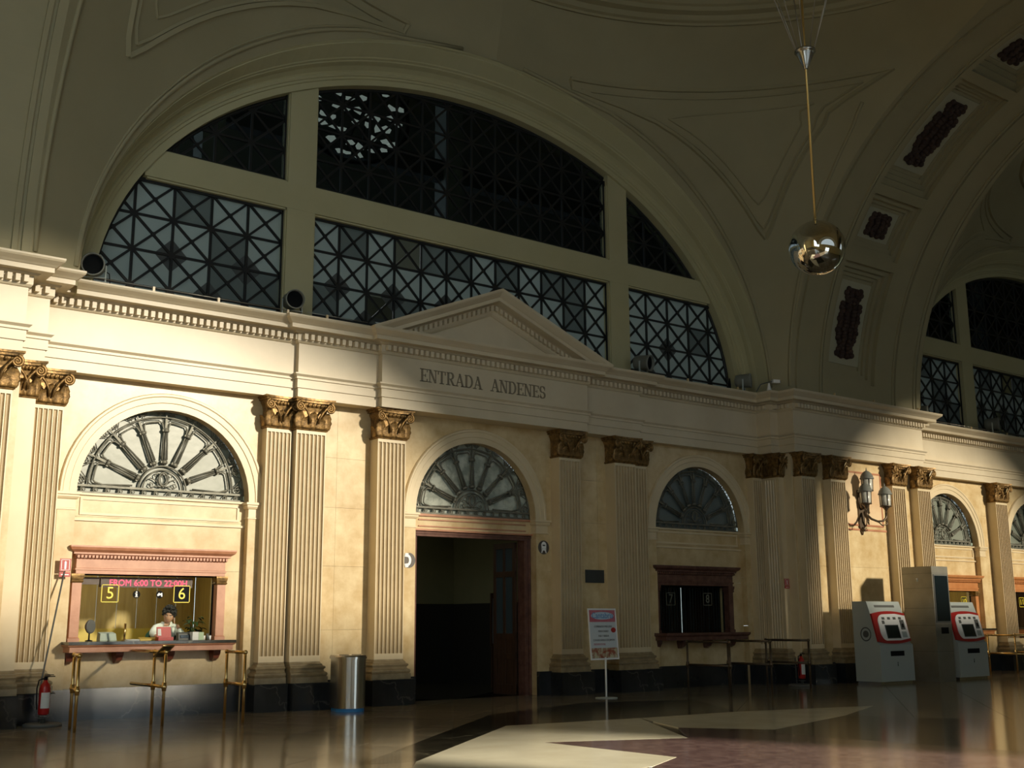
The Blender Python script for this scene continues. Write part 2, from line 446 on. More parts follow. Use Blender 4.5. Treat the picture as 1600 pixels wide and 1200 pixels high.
# ------------------------------------------------------------------ entablature
PROF = [(0, 4.86), (0, 5.02), (.025, 5.025), (.025, 5.16), (.05, 5.165), (.05, 5.20), (.085, 5.235), (.085, 5.255), (.01, 5.26),
        (.01, 5.745), (.035, 5.755), (.055, 5.785), (.055, 5.90), (.10, 5.905), (.13, 5.93), (.26, 5.935), (.26, 6.0), (.275, 6.005), (.30, 6.03), (.36, 6.075), (.37, 6.10), (.37, 6.125)]
trim_n = [0]
def entab(x0, x1, yf, yb=.16, l0=True, l1=True, label=''):
    trim_n[0] += 1
    t = empty('trim_%d' % trim_n[0], kind='structure', label=label or 'length of pale marble entablature with dentils')
    def ring(x, sgn):
        return [(x+sgn*o, yf-o, z) for o, z in PROF]
    rings_f = [ring(x0, -1 if l0 else 0), ring(x1, 1 if l1 else 0)]
    m = MB(); n = len(PROF)
    rr = []
    for (o, z) in PROF:
        a = o if l0 else 0; b = o if l1 else 0
        rr.append([(x0-a, yb, z), (x0-a, yf-o, z), (x1+b, yf-o, z), (x1+b, yb, z)])
    # split into architrave, frieze, cornice
    MB().loft(rr[:9]).build('architrave', 'pale', t)
    MB().loft(rr[8:11]).build('frieze', 'pale', t)
    MB().loft(rr[10:]).build('cornice', 'pale', t)
    d = MB(); L = x1-x0; k = max(1, int(L/.105)); p = L/k
    for i in range(k):
        x = x0+p*(i+.5)
        d.box(x-.030, x+.030, yf-.135, yf-.05, 5.797, 5.887)
    if l0:
        q = int((yb-yf)/.105)
        for i in range(q): d.box(x0-.115, x0-.05, yf+.05+i*.105, yf+.112+i*.105, 5.80, 5.885)
    d.build('dentil_row', 'pale', t, kind='stuff')
    return t
entab(-14.5, -8.05, -1.0, label='entablature on the stepped corner pier at the edge of the frame, above the gilded capitals')
entab(-8.05, -7.66, -.6, l0=False, label='narrow stepped return of the entablature beside the corner pier')
entab(-7.66, -3.71, -.2, l0=False, l1=False, label='long sunlit entablature above ticket windows 5 and 6')
entab(-3.71, -2.24, -.30, l1=False, label='short projecting entablature above the paired pilasters beside the bin')
ENT = entab(-2.24, 2.24, -.42, label='central entablature carrying the pediment and the carved inscription')
entab(2.24, 3.71, -.30, l0=False, label='short projecting entablature right of the inscription')
entab(3.71, 7.28, -.2, l0=False, l1=False, label='shaded entablature above ticket windows 7 and 8')
entab(7.28, 7.55, -.58, l1=False, label='narrow dark return of the entablature next to the middle pier')
entab(7.53, 12.2, -1.0, label='projecting entablature on the middle pier above the wall lantern')
entab(12.2, 12.55, -.58, l0=False, label='hidden stepped return behind the middle pier')
entab(12.55, 25, -.2, l0=False, l1=False, label='sunlit entablature of the far bay above windows 9 and 10')

# pediment
ped = empty('trim_12', kind='structure', label='triangular marble pediment with dentils above the words ENTRADA ANDENES')
yf = -.42
px, pz, ap = 2.62, 6.125, 7.19
def rake(s):
    # raking cornice profile swept from corner to apex
    L = Vector((0-s*px, 0, ap-pz)); ang = math.atan2(ap-pz, px)
    th = [(.0, 0), (.37, 0), (.37, -.025), (.36, -.05), (.28, -.12), (.26, -.13), (.26, -.19), (.10, -.20), (.055, -.22), (.055, -.34), (.035, -.37), (0, -.40)]
    rings = []
    for t in (0, 1):
        ring = []
        for o, d in th:
            dz = d/cos(ang)
            z = pz+(ap-pz)*t+dz
            x = s*px*(1-t)
            if t == 0 and z < pz:
                x = s*(px+(dz)/((ap-pz)/px)); z = pz
            ring.append((x, yf-o, z))
        for o, d in [(0, -.40)]: pass
        ring.append((ring[-1][0], yf+.35, ring[-1][2])); ring.append((ring[0][0], yf+.35, ring[0][2]))
        rings.append(ring)
    MB().loft(rings).build('raking_cornice', 'pale', ped)
    d = MB(); k = int(math.hypot(px, ap-pz)/.105)
    for i in range(6, k):
        t = (i+.5)/k; x = s*px*(1-t); z = pz+(ap-pz)*t-.235/cos(ang)
        h = .085
        if z-h < pz: continue
        d.loft([[(x-.03, y, z-h+s*.03*math.tan(ang)*1), (x+.03, y, z-h-s*.03*math.tan(ang)), (x+.03, y, z-s*.03*math.tan(ang)), (x-.03, y, z+s*.03*math.tan(ang))] for y in (yf-.115, yf-.05)])
    d.build('dentil_row', 'pale', ped, kind='stuff')
for s in (-1, 1): rake(s)
MB().prism_xz([(-px+.9, pz), (px-.9, pz), (0, ap-.34)], yf+.02, yf+.3).build('tympanum', 'pale', ped)

# carved inscription: serif letters from strokes
def letter(ch, x, z, h, w, T=.036, t=.013):
    out = []
    def st(x0, z0, x1, z1, a, cap0=True, cap1=True):
        out.append(([(x0-a/2, z0), (x0+a/2, z0), (x1+a/2, z1), (x1-a/2, z1)]))
    def serif(xc, zc, ww=.085, up=False):
        out.append([(xc-ww/2, zc-(.014 if up else 0)), (xc+ww/2, zc-(.014 if up else 0)), (xc+ww/2, zc+(0 if up else .014)), (xc-ww/2, zc+(0 if up else .014))])
    def bar(x0, x1, zc, a=t): out.append([(x0, zc-a/2), (x1, zc-a/2), (x1, zc+a/2), (x0, zc+a/2)])
    def bowl(cx, cz, rx, rz, a0, a1, th0=t, th1=T):
        n = 10
        for i in range(n):
            q0, q1 = a0+(a1-a0)*i/n, a0+(a1-a0)*(i+1)/n
            f = lambda q: th0+(th1-th0)*abs(cos(q))
            out.append([(cx+(rx-f(q0)/2)*cos(q0), cz+(rz-f(q0)/2)*sin(q0)), (cx+(rx+f(q0)/2)*cos(q0), cz+(rz+f(q0)/2)*sin(q0)),
                        (cx+(rx+f(q1)/2)*cos(q1), cz+(rz+f(q1)/2)*sin(q1)), (cx+(rx-f(q1)/2)*cos(q1), cz+(rz-f(q1)/2)*sin(q1))])
    if ch == 'E':
        st(.035, 0, .035, h, T); serif(.035, 0); serif(.035, h, up=True); bar(.03, w, .008); bar(.03, w, h-.008); bar(.03, w*.75, h/2)
        bar(w-.014, w, .03, .05); bar(w-.014, w, h-.03, .05); bar(w*.75-.01, w*.75, h/2, .05)
    if ch == 'N':
        st(.025, 0, .025, h, t); st(w-.025, 0, w-.025, h, t); st(w-.03, 0, .03, h, T); serif(.025, 0, .07); serif(w-.025, h, .07, up=True); serif(.02, h, .06, up=True)
    if ch == 'T':
        st(w/2, 0, w/2, h, T); serif(w/2, 0); bar(0, w, h-.008); bar(0, .014, h-.035, .06); bar(w-.014, w, h-.035, .06)
    if ch == 'R':
        st(.035, 0, .035, h, T); serif(.035, 0); serif(.03, h, .06, up=True); bowl(w*.48, h*.74, w*.33, h*.25, -pi/2, pi/2); bar(.03, w*.5, h-.008); bar(.03, w*.5, h*.49)
        st(w-.02, 0, w*.5, h*.49, T); serif(w-.01, 0, .06)
    if ch == 'A':
        st(.02, 0, w/2, h, t); st(w-.02, 0, w/2, h, T); bar(w*.22, w*.8, h*.33); serif(.02, 0, .07); serif(w-.02, 0, .08)
    if ch == 'D':
        st(.035, 0, .035, h, T); bar(0, w*.5, h-.008); bar(0, w*.5, .008); bowl(w*.45, h/2, w*.47, h/2-.004, -pi/2, pi/2)
    if ch == 'S':
        bowl(w/2, h*.735, w*.38, h*.25, .35, pi*1.5); bowl(w/2, h*.265, w*.40, h*.25, -pi+.35, pi/2)
        bar(w*.84, w*.9, h*.82, .07); bar(w*.1, w*.16, h*.18, .07)
    mb = MB()
    for q in out: mb.prism_xz([(x+a, z+b) for a, b in q], -.432-.008, -.425)
    return mb
h = .225
x = -1.50
for ch in 'ENTRADA ANDENES':
    if ch == ' ': x += .185; continue
    w = {'E': .15, 'N': .18, 'T': .165, 'R': .175, 'A': .18, 'D': .18, 'S': .14}[ch]
    w *= .95
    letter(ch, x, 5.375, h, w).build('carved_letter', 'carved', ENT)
    x += w+.022

# ------------------------------------------------------------------ pilasters
def leaf_mesh(w, h, out):
    m = MB(); rows = []
    nz, nx = 8, 7
    for i in range(nz+1):
        t = i/nz
        ww = w*(.55+.75*sin(pi*min(1, t*.95+.12)))*(1-.45*max(0, t-.75)/.25)*(1+.10*sin(t*22))
        z = h*(t if t < .85 else .85+.15*sin((t-.85)/.15*pi/2)*.6-(t-.85)*.5)
        o = out*(.25+.25*t+(1.1*max(0, t-.6)**1.2))
        rows.append([(ww*(j/nx-.5), -o-.018*(1-abs(j/nx-.5)*2)-.008*(j % 2), z) for j in range(nx+1)])
    back = [[(a, b+.02, c) for a, b, c in r] for r in rows]
    m.loft([r+bk[::-1] for r, bk in zip(rows, back)], True, True, True)
    return m
LEAF = leaf_mesh(.17, .20, .09).mesh('leaf', 'gilt')
LEAF2 = leaf_mesh(.13, .30, .10).mesh('leaf', 'gilt')
def spiral(turns=1.9, r0=.078, n=30, s=1):
    return [(s*(r0*(1-.82*i/n))*cos(2*pi*turns*i/n+pi/2), 0, (r0*(1-.82*i/n))*sin(2*pi*turns*i/n+pi/2)) for i in range(n+1)]
VOL = {}
for s in (-1, 1):
    m = MB()
    m.tube(spiral(s=-s), [.024-.012*i/30 for i in range(31)], 6)
    m.lathe([(.055, .0), (.06, .012), (.055, .022)], (0, 0, 0), 14, 'y')
    m.ball((0, -.012, 0), .016, 6)
    # stem rising from the middle of the bell
    m.tube([(-s*.19, .03, -.26), (-s*.17, .02, -.16), (-s*.12, .005, -.07), (-s*.06, 0, .0), (-s*.01, 0, .055), (s*.0, 0, .064)], [.016, .02, .02, .018, .016, .014], 6)
    VOL[s] = m.mesh('volute', 'gilt')
def pilaster(x0, x1, yf, yb, label, fluted=True, group=None, capital=True, zt=4.36, plz=.47, cap_w=.07, gilt='gilt', l=1, r=1):
    w = x1-x0; xc = (x0+x1)/2
    t = empty('pilaster', (xc, yf, FL), label=label, cat='pilaster', group=group)
    X0, X1 = -w/2, w/2; D = yb-yf
    # plinth and base
    MB().rects(X0-.12*l, X1+.12*r, -.17, D, [(0, 0), (0, plz-FL-.01), (-.008, plz-FL)], l, r).build('plinth', 'blackm', t)
    b = MB()
    z = plz-FL
    b.rects(X0, X1, 0, D, [(.095, z), (.095, z+.085), (.075, z+.09), (.085, z+.105), (.092, z+.125), (.085, z+.145), (.07, z+.155), (.055, z+.16), (.045, z+.18), (.05, z+.20),
                           (.06, z+.205), (.068, z+.222), (.06, z+.24), (.04, z+.245), (.03, z+.255), (.03, z+.27), (.008, z+.29), (0, z+.31)], l, r)
    b.build('base', 'based', t)
    z0, z1 = z+.31, zt-FL
    m = MB()
    if fluted:
        n = max(3, round(w/.075)); p = (w-.02)/n; prof = [(X0, D), (X0, 0)]
        for k in range(n):
            a = X0+.01+p*k; f = p*.40
            c = a+p/2
            prof += [(c-f, 0)]+[(c-f*cos(q), f*1.15*sin(q)) for q in (pi/5, 2*pi/5, 3*pi/5, 4*pi/5)]+[(c+f, 0)]
        prof += [(X1, 0), (X1, D)]
        m.loft([[(a, b_, z0+.09) for a, b_ in prof], [(a, b_, z1-.06) for a, b_ in prof]], sm=False)
        m.rects(X0, X1, 0, D, [(0, z0), (0, z0+.09)])
        m.rects(X0, X1, 0, D, [(0, z1-.06), (0, z1)])
    else:
        m.rects(X0, X1, 0, D, [(0, z0), (0, z1)])
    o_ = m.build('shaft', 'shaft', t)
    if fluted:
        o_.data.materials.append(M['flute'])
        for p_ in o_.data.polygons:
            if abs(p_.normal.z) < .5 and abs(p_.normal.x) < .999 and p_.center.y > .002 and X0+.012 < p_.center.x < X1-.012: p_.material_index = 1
    MB().rects(X0, X1, 0, D, [(0, z1-.01), (.02, z1), (.025, z1+.012), (.02, z1+.024), (0, z1+.03)]).build('astragal', gilt, t)
    if not capital: return t
    H = 4.86-zt
    c = empty('capital', (0, 0, zt-FL)); c.parent = t
    MB().rects(X0, X1, 0, D, [(0, .02), (.0, .30), (.012, .36), (.035, .40), (.04, H-.065)]).build('bell', gilt, c)
    ab = MB(); n = 10
    for za, zb, e in ((H-.065, H-.03, .0), (H-.03, H, .022)):
        def ring(z):
            pts = [(X0-cap_w-e, D, z)]
            for i in range(n+1):
                u = i/n; q = 1-(2*u-1)**2
                pts.append((X0-cap_w-e+(w+2*cap_w+2*e)*u, -cap_w-.045-e+.05*q, z))
            return pts+[(X1+cap_w+e, D, z)]
        ab.loft([ring(za), ring(zb)])
    ab.build('abacus', gilt, c)
    for s in (-1, 1):
        link_mesh('volute', VOL[s], c, (s*(w/2+.0), -.125, H-.145))
        if yb-yf > .12: link_mesh('leaf', LEAF, c, (s*(w/2+.005), .09, .02), (0, 0, s*pi/2), (.8, 1, 1))
    k = 2 if w > .3 else 1
    for i in range(k):
        link_mesh('leaf', LEAF, c, ((i-(k-1)/2)*w*.46, -.012, .02), None, (w/.5, 1, 1))
    for xx in ([-.46, 0, .46] if w > .3 else [-.4, .4]):
        link_mesh('leaf', LEAF2, c, (xx*w, -.004, .02), None, (w/.5, 1, 1))
    eg = MB()
    for i in range(7): eg.ball((X0+w*(i+.5)/7, -.035, H-.10), .025, 5, (1, 1, 1.3))
    eg.build('egg_moulding', gilt, c, kind='stuff')
    return t
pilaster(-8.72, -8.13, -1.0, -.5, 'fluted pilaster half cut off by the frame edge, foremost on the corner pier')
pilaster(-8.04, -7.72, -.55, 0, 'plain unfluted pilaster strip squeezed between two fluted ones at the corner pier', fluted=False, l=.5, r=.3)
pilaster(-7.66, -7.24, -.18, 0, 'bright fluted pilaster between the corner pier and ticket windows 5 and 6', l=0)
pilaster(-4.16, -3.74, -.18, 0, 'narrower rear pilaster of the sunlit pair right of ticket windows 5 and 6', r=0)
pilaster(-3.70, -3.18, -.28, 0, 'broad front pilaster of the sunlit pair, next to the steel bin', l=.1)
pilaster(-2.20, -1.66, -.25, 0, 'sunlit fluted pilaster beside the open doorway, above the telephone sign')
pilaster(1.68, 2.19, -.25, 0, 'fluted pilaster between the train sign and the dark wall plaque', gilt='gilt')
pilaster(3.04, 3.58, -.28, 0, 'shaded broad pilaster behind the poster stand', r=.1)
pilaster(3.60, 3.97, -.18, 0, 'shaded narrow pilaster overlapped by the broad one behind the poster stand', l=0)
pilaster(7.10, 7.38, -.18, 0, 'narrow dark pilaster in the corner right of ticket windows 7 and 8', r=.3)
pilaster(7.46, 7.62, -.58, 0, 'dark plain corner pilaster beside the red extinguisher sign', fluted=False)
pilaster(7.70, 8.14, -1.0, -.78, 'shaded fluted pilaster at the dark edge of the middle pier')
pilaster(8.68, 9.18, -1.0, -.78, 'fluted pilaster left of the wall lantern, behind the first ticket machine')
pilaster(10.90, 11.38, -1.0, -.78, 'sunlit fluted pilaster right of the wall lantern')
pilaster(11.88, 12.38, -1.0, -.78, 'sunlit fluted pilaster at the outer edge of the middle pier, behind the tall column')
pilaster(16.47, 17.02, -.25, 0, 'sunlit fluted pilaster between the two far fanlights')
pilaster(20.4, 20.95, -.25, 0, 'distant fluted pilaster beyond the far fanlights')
# fluted return on the flank of the middle pier
m = MB()
prof = [(7.46, -.20)]
for k in range(4):
    c = -.25-k*.07; prof += [(7.455, c+.027), (7.466, c+.012), (7.466, c-.012), (7.455, c-.027)]
prof += [(7.455, -.5), (7.5, -.5), (7.5, -.2)]
m.loft([[(a-.015, b_, z) for a, b_ in prof] for z in (.8, 4.3)])
m.build('fluted_return', 'shaft', wall)
# middle pier body
def pier_course(x0, x1):
    for a, b in zip((FL, 1.25, 2.49, 3.36, 4.58), (1.25, 2.49, 3.36, 4.58, 4.9)): rect(x0, x1, a, b, -.80, -.64)
for a, b in ((7.66, 8.4), (8.4, 9.23), (9.23, 10.85), (10.85, 11.6), (11.6, 12.42)): pier_course(a, b)
MB().box(7.62, 7.66, -.80, 0, FL, 4.9).build('pier_flank', 'shaft', wall)
MB().box(12.40, 12.44, -.80, 0, FL, 4.9).build('pier_flank', 'cream', wall)
MB().box(7.66, 12.42, -.638, -.58, FL, 4.9).build('pier_core', 'cream', wall)
MB().box(7.66, 12.42, -.90, -.80, FL, .486).build('black_plinth', 'blackm', wall)
MB().box(-14.5, -8.05, -.8, -.6, FL, 4.9).build('pier_body', 'cream', wall)
MB().box(-8.05, -8.0, -.8, 0, FL, 4.9).build('pier_flank', 'cream', wall)
MB().box(-14.5, -8.05, -.9, -.8, FL, .486).build('black_plinth', 'blackm', wall)
m = MB(); ya = -.80
for x0, x1, z0, z1 in ((9.36, 9.40, 3.42, 4.60), (10.70, 10.74, 3.42, 4.60), (9.36, 10.74, 3.40, 3.44), (9.36, 10.74, 4.58, 4.62), (9.25, 10.84, 3.30, 3.34)):
    m.box(x0, x1, ya-.015, ya, z0, z1)
m.build('panel_moulding', 'pink', wall)
MB().box(9.40, 10.70, ya-.006, ya, 3.44, 4.58).build('inset_panel', mat('rose_cream_marble', (.66, .44, .26), (.80, .62, .40), .3, scale=1.4, detail=8), wall)

# ------------------------------------------------------------------ iron fanlights
def build_fan():
    m = {}
    r_in = .33; zb = .12
    a = A0
    b = MB()
    for r, th in ((a-.02, .02), (a-.20, .014), (.36, .014), (.30, .012)):
        b.tube([(r*cos(t), 0, zb+r*sin(t)) for t in [pi*i/36 for i in range(37)]], th, 6)
    m['ring'] = b.mesh('iron_ring', 'iron')
    b = MB()
    for z, th in ((.02, .016), (zb, .016)): b.box(-a, a, -th, th, z-th, z+th)
    m['rail'] = b.mesh('bottom_rail', 'iron')
    b = MB()
    for k in (-1, 0, 1):
        b.tube([(k*.026, -.01 if k == 0 else 0, .38), (k*.03, -.01 if k == 0 else 0, a-.36)], .010, 6)
    for z in (.42, a-.40): b.cbox((0, 0, z), (.11, .05, .03)); b.lathe([(.05, z-.025), (.05, z+.025)], (0, 0, 0), 8)
    b.cbox((0, 0, a-.30), (.035, .03, .16)); b.cbox((0, 0, a-.1), (.02, .02, .18))
    m['spoke'] = b.mesh('spoke', 'iron')
    b = MB()   # petal between two spokes
    hw = pi/16
    r1, r2 = .46, a-.27
    pts = []
    for i in range(13):
        q = i/12; ang = hw*(1-2*q)
        sh = min(1, (1-abs(1-2*q))*3.2)
        pts.append((r2-.14*(1-sh)**2, ang*.86))
    path = [(r1, hw*.55)]+pts+[(r1, -hw*.55)]
    b.tube([(r*sin(an), 0, r*cos(an)) for r, an in path], .013, 6)
    b.tube([((r+.045)*sin(an*1.06), 0, (r+.045)*cos(an*1.06)) for r, an in pts], .007, 5)
    m['petal'] = b.mesh('petal', 'iron')
    b = MB()   # scrolls between petals and outer rim
    def spir(cx, cz, r0, s, rot, n=18):
        return [(cx+s*r0*(1-.85*i/n)*cos(rot+2*pi*1.5*i/n), 0, cz+r0*(1-.85*i/n)*sin(rot+2*pi*1.5*i/n)) for i in range(n+1)]
    rc = a-.11
    for s in (-1, 1):
        an = s*hw*.68
        b.tube(spir(rc*sin(an), rc*cos(an), .062, s, pi/2), .010, 5)
    b.tube([((a-.18+.15*abs(t))*sin(t*hw*.5), 0, (a-.18+.15*(1-abs(t)))*cos(t*hw*.5)) for t in (-1, -.5, 0, .5, 1)], .008, 5)
    m['scroll'] = b.mesh('scroll', 'iron')
    b = MB()   # running scroll
    b.tube(spir(0, .068, .045, 1, pi/2), .009, 5)
    b.tube([(-.09, 0, .03), (-.04, 0, .035), (.0, 0, .068+.045)], .009, 5)
    m['wave'] = b.mesh('running_scroll', 'iron')
    b = MB()   # medallion
    b.tube([(.07*cos(t), -.01, zb+.16+.10*sin(t)) for t in [2*pi*i/20 for i in range(20)]], .016, 6, closed=True)
    b.tube([(.045*cos(t), -.01, zb+.16+.07*sin(t)) for t in [2*pi*i/16 for i in range(16)]], .006, 5, closed=True)
    for s in (-1, 1):
        b.tube([(s*x, 0, z+zb) for x, z in ((.02, .04), (.10, .06), (.17, .03), (.21, .06), (.19, .10), (.15, .09), (.16, .065))], .010, 5)
        b.tube([(s*x, 0, z+zb) for x, z in ((.07, .10), (.13, .15), (.19, .17), (.22, .14))], .009, 5)
        b.tube([(s*x, 0, z+zb) for x, z in ((.05, .24), (.10, .25), (.13, .22), (.12, .19))], .009, 5)
    m['med'] = b.mesh('medallion', 'iron')
    b = MB(); b.prism_xz([(-a-.02, 0), (a+.02, 0)]+[(p, q) for p, q in arc(0, 0, a+.02, 0, pi, 30)][1:-1], .05, .062)
    m['pane'] = b.mesh('pane', 'frost')
    return m
FAN = build_fan()
SHADEFROST = mat('shaded_fanlight_glass', (.10, .13, .13), (.14, .17, .17), .35, scale=2)  # frosted glass darkened: the bay's shade is put into its colour
PALEFROST = mat('mottled_fanlight_glass', (.30, .34, .29), (.60, .64, .56), .35, scale=5, detail=6, contrast=(.4, .6))  # mottled glass, also lightened in colour to offset the dim arch
def fanlight(c, label, dark=False):
    t = empty('fanlight', (c, .17, ZS), label=label, cat='fanlight', group='iron fanlights above the doors and ticket windows')
    p = link_mesh('pane', FAN['pane'], t)
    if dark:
        me = FAN['pane'].copy(); me.materials[0] = SHADEFROST; p.data = me
    if c == 0:
        me = FAN['pane'].copy(); me.materials[0] = PALEFROST; p.data = me
    link_mesh('iron_ring', FAN['ring'], t); link_mesh('bottom_rail', FAN['rail'], t)
    link_mesh('medallion', FAN['med'], t)
    for i in range(1, 8):
        an = pi/2-pi*i/8
        link_mesh('spoke', FAN['spoke'], t, (0, 0, .12), (0, an, 0))
    for i in range(8):
        an = pi/2-pi*(i+.5)/8
        link_mesh('petal', FAN['petal'], t, (0, 0, .12), (0, an, 0))
        link_mesh('scroll', FAN['scroll'], t, (0, 0, .12), (0, an, 0))
    for i in range(14):
        x = (i-6.5)*.178
        link_mesh('running_scroll', FAN['wave'], t, (x, 0, 0), None, (1 if x < 0 else -1, 1, 1))
    return t
fanlight(-5.64, 'bright iron fanlight with pale glass above ticket windows 5 and 6')
fanlight(0, 'iron fanlight above the open doorway, its mottled glass lightened')
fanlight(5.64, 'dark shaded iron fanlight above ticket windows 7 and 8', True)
fanlight(14.6, 'far iron fanlight above windows 9 and 10, behind the wall lantern')
fanlight(18.7, 'farthest iron fanlight, half cut by the edge of the frame')
fanlight(22.8, 'iron fanlight beyond the frame in the last arch')

# ------------------------------------------------------------------ ticket windows
def ticket_window(c, label, mm='pink', lab=('5', '6'), shut=False, sgn='yellow', caps=True):
    w0, w1 = c-1.10, c+1.10
    infill(round(min((-5.64, 5.64, 14.6, 18.7), key=lambda q: abs(q-c)), 2), c-1.0, c+1.0, 1.0, 2.13)
    t = empty('ticket_window', (c, 0, 1.0), label=label, cat='ticket window', group='ticket windows')
    y = .12
    co = MB()
    co.rects(-1.10, 1.10, .02, y, [(0, 1.055), (0, 1.10), (.015, 1.105), (.015, 1.13), (.0, 1.135), (0, 1.26), (.02, 1.27), (.025, 1.315), (.06, 1.325), (.06, 1.35), (.11, 1.385), (.125, 1.42), (.125, 1.44), (0, 1.45)])
    co.build('pediment_cornice', mm, t)
    d = MB(); k = 44
    for i in range(k):
        x = -1.12+2.24*(i+.5)/k; d.box(x-.016, x+.016, -.045, -.005, 1.275, 1.312)
    d.build('dentil_row', mm, t, kind='stuff')
    for s in (-1, 1):
        x0, x1 = sorted((s*1.0, s*1.13))
        MB().rects(x0, x1, .05, y+.1, [(.015, .12), (.015, .17), (0, .18), (0, .93)]).build('jamb', mm, t)
        MB().rects(x0-.005, x1+.005, .045, y+.1, [(0, .93), (.015, .95), (.005, .97), (.012, .99), (.02, 1.03), (.02, 1.055)]).build('jamb_capital', 'gilt' if caps else mm, t)
    # counter
    MB().box(-1.24, 1.16, -.36, .55, .085, .125).build('counter_top', 'darkf' if mm != 'rednm' else 'rednm', t)
    MB().rects(-1.20, 1.12, -.30, y, [(0, -.02), (.01, -.015), (.01, .05), (.035, .065), (.045, .085)]).build('counter_moulding', mm, t)
    for x in (-1.12, -.44, .30, 1.0):
        b = MB(); b.loft([[(x-.055, .12, -.02), (x-.055, -.06, -.02), (x+.055, -.06, -.02), (x+.055, .12, -.02)],
                          [(x-.055, .12, -.07), (x-.055, -.05, -.07), (x+.055, -.05, -.07), (x+.055, .12, -.07)],
                          [(x-.04, .12, -.16), (x-.04, -.02, -.14), (x+.04, -.02, -.14), (x+.04, .12, -.16)],
                          [(x-.03, .12, -.18), (x-.03, .06, -.18), (x+.03, .06, -.18), (x+.03, .12, -.18)]])
        b.build('corbel', 'redwood' if mm != 'rednm' else 'rednm', t)
    MB().box(-1.0, 1.0, .20, .212, .125, 1.06).build('pane', 'clear', t)
    fr = MB(); fr.box(-1.0, 1.0, .19, .222, 1.04, 1.06).box(-1.0, -.985, .19, .222, .125, 1.04).box(.985, 1.0, .19, .222, .125, 1.04); fr.build('window_frame', 'blackp', t)
    # number signs stuck on the glass
    for s, n_ in ((-1, lab[0]), (1, lab[1])):
        x = (s*.53-.02) if len(lab[1]) == 1 else (s*.55+.14); z = .79
        q = MB()
        for a, b_, cc, dd in ((-.125, .125, .115, .125), (-.125, .125, -.125, -.115), (-.125, -.115, -.125, .125), (.115, .125, -.125, .125)): q.box(x+a, x+b_, .192, .196, z+cc, z+dd)
        f = q.build('number_frame', sgn, t)
        if s > 0 and not shut: MB().box(x-.113, x+.113, .196, .199, z-.113, z+.113).build('number_backing', 'blackp', f)
        text('number', n_, .24 if len(n_) == 1 else .2, (x, .190, z), FRONT, sgn, f, .001)
    return t
def booth_fill(b, e):  # unseen lamp added to brighten the booth and the clerk
    d = bpy.data.lights.new('booth_fill', 'AREA'); d.size = 1.6; d.size_y = .25; d.shape = 'RECTANGLE'; d.energy = e; d.color = (1.0, .93, .75)
    o = bpy.data.objects.new('booth_fill', d); COL.objects.link(o); o.parent = b; o.location = (-.35, .95, 2.5)
def booth(c, wallm, label, num, lower=True):
    b = empty('wall_booth' if num == 0 else 'wall_booth', (c, 0, FL), kind='structure', label=label)
    x0, x1, y1, z1 = -1.28, 1.28, 1.9, 2.55
    n = 8
    for i in range(n):
        xa = x0+(x1-x0)*i/n
        MB().box(xa+.004, xa+(x1-x0)/n-.004, y1, y1+.03, 0, z1).build('panel', wallm, b)
    MB().box(x0-.04, x0, .3, y1, 0, z1).build('side_wall', wallm, b)
    MB().box(x1, x1+.04, .3, y1, 0, z1).build('side_wall', wallm, b)
    MB().box(x0, x1, .3, y1+.05, z1, z1+.05).build('booth_ceiling', 'woodd', b)
    MB().box(x0, x1, .3, y1+.05, -.1, 0).build('booth_floor', 'woodd', b)
    if lower: booth_fill(b, 14)
    if lower: MB().box(x0, x1, y1-.03, y1, .6, 1.22).build('wainscot', 'woodb', b)
    return b
ticket_window(-5.76, 'sunlit pink marble ticket window with clerk, numbered 5 and 6')
booth(-5.64, 'wood', 'ticket office interior lined with yellow oak panels behind the clerk', 0)
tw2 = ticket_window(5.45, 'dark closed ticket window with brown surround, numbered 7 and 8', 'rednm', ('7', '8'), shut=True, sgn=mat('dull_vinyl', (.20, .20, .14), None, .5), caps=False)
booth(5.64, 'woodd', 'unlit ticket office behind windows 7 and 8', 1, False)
BL = MB().box(-.032, .032, -.003, .003, 0, .88).mesh('blind_slat', mat('charcoal_blind', (.03, .032, .035), None, .8, spec=.1))
bl = empty('vertical_blind', (5.45, .30, 1.14), label='charcoal vertical slat blind drawn behind closed windows 7 and 8', cat='blind')
for i in range(26): link_mesh('blind_slat', BL, bl, (-.95+.076*i, 0, 0), (0, 0, R.uniform(.3, .9)))
MB().box(-.99, .99, -.03, .03, .88, .92).build('head_rail', 'blackp', bl)
ticket_window(14.65, 'far orange-pink ticket window numbered 9 and 10, partly behind the second ticket machine', 'orange', ('9', '10'))
booth(14.6, 'wood', 'ticket office interior behind windows 9 and 10', 2)
ticket_window(18.5, 'last ticket window cut off by the edge of the frame', 'orange', ('11', '12'))
booth(18.7, 'woodd', 'ticket office interior behind the last windows', 3)
# last arch out of view: plain infill
rect(22.8-A0, 22.8+A0, FL, ZS, .12, .3)

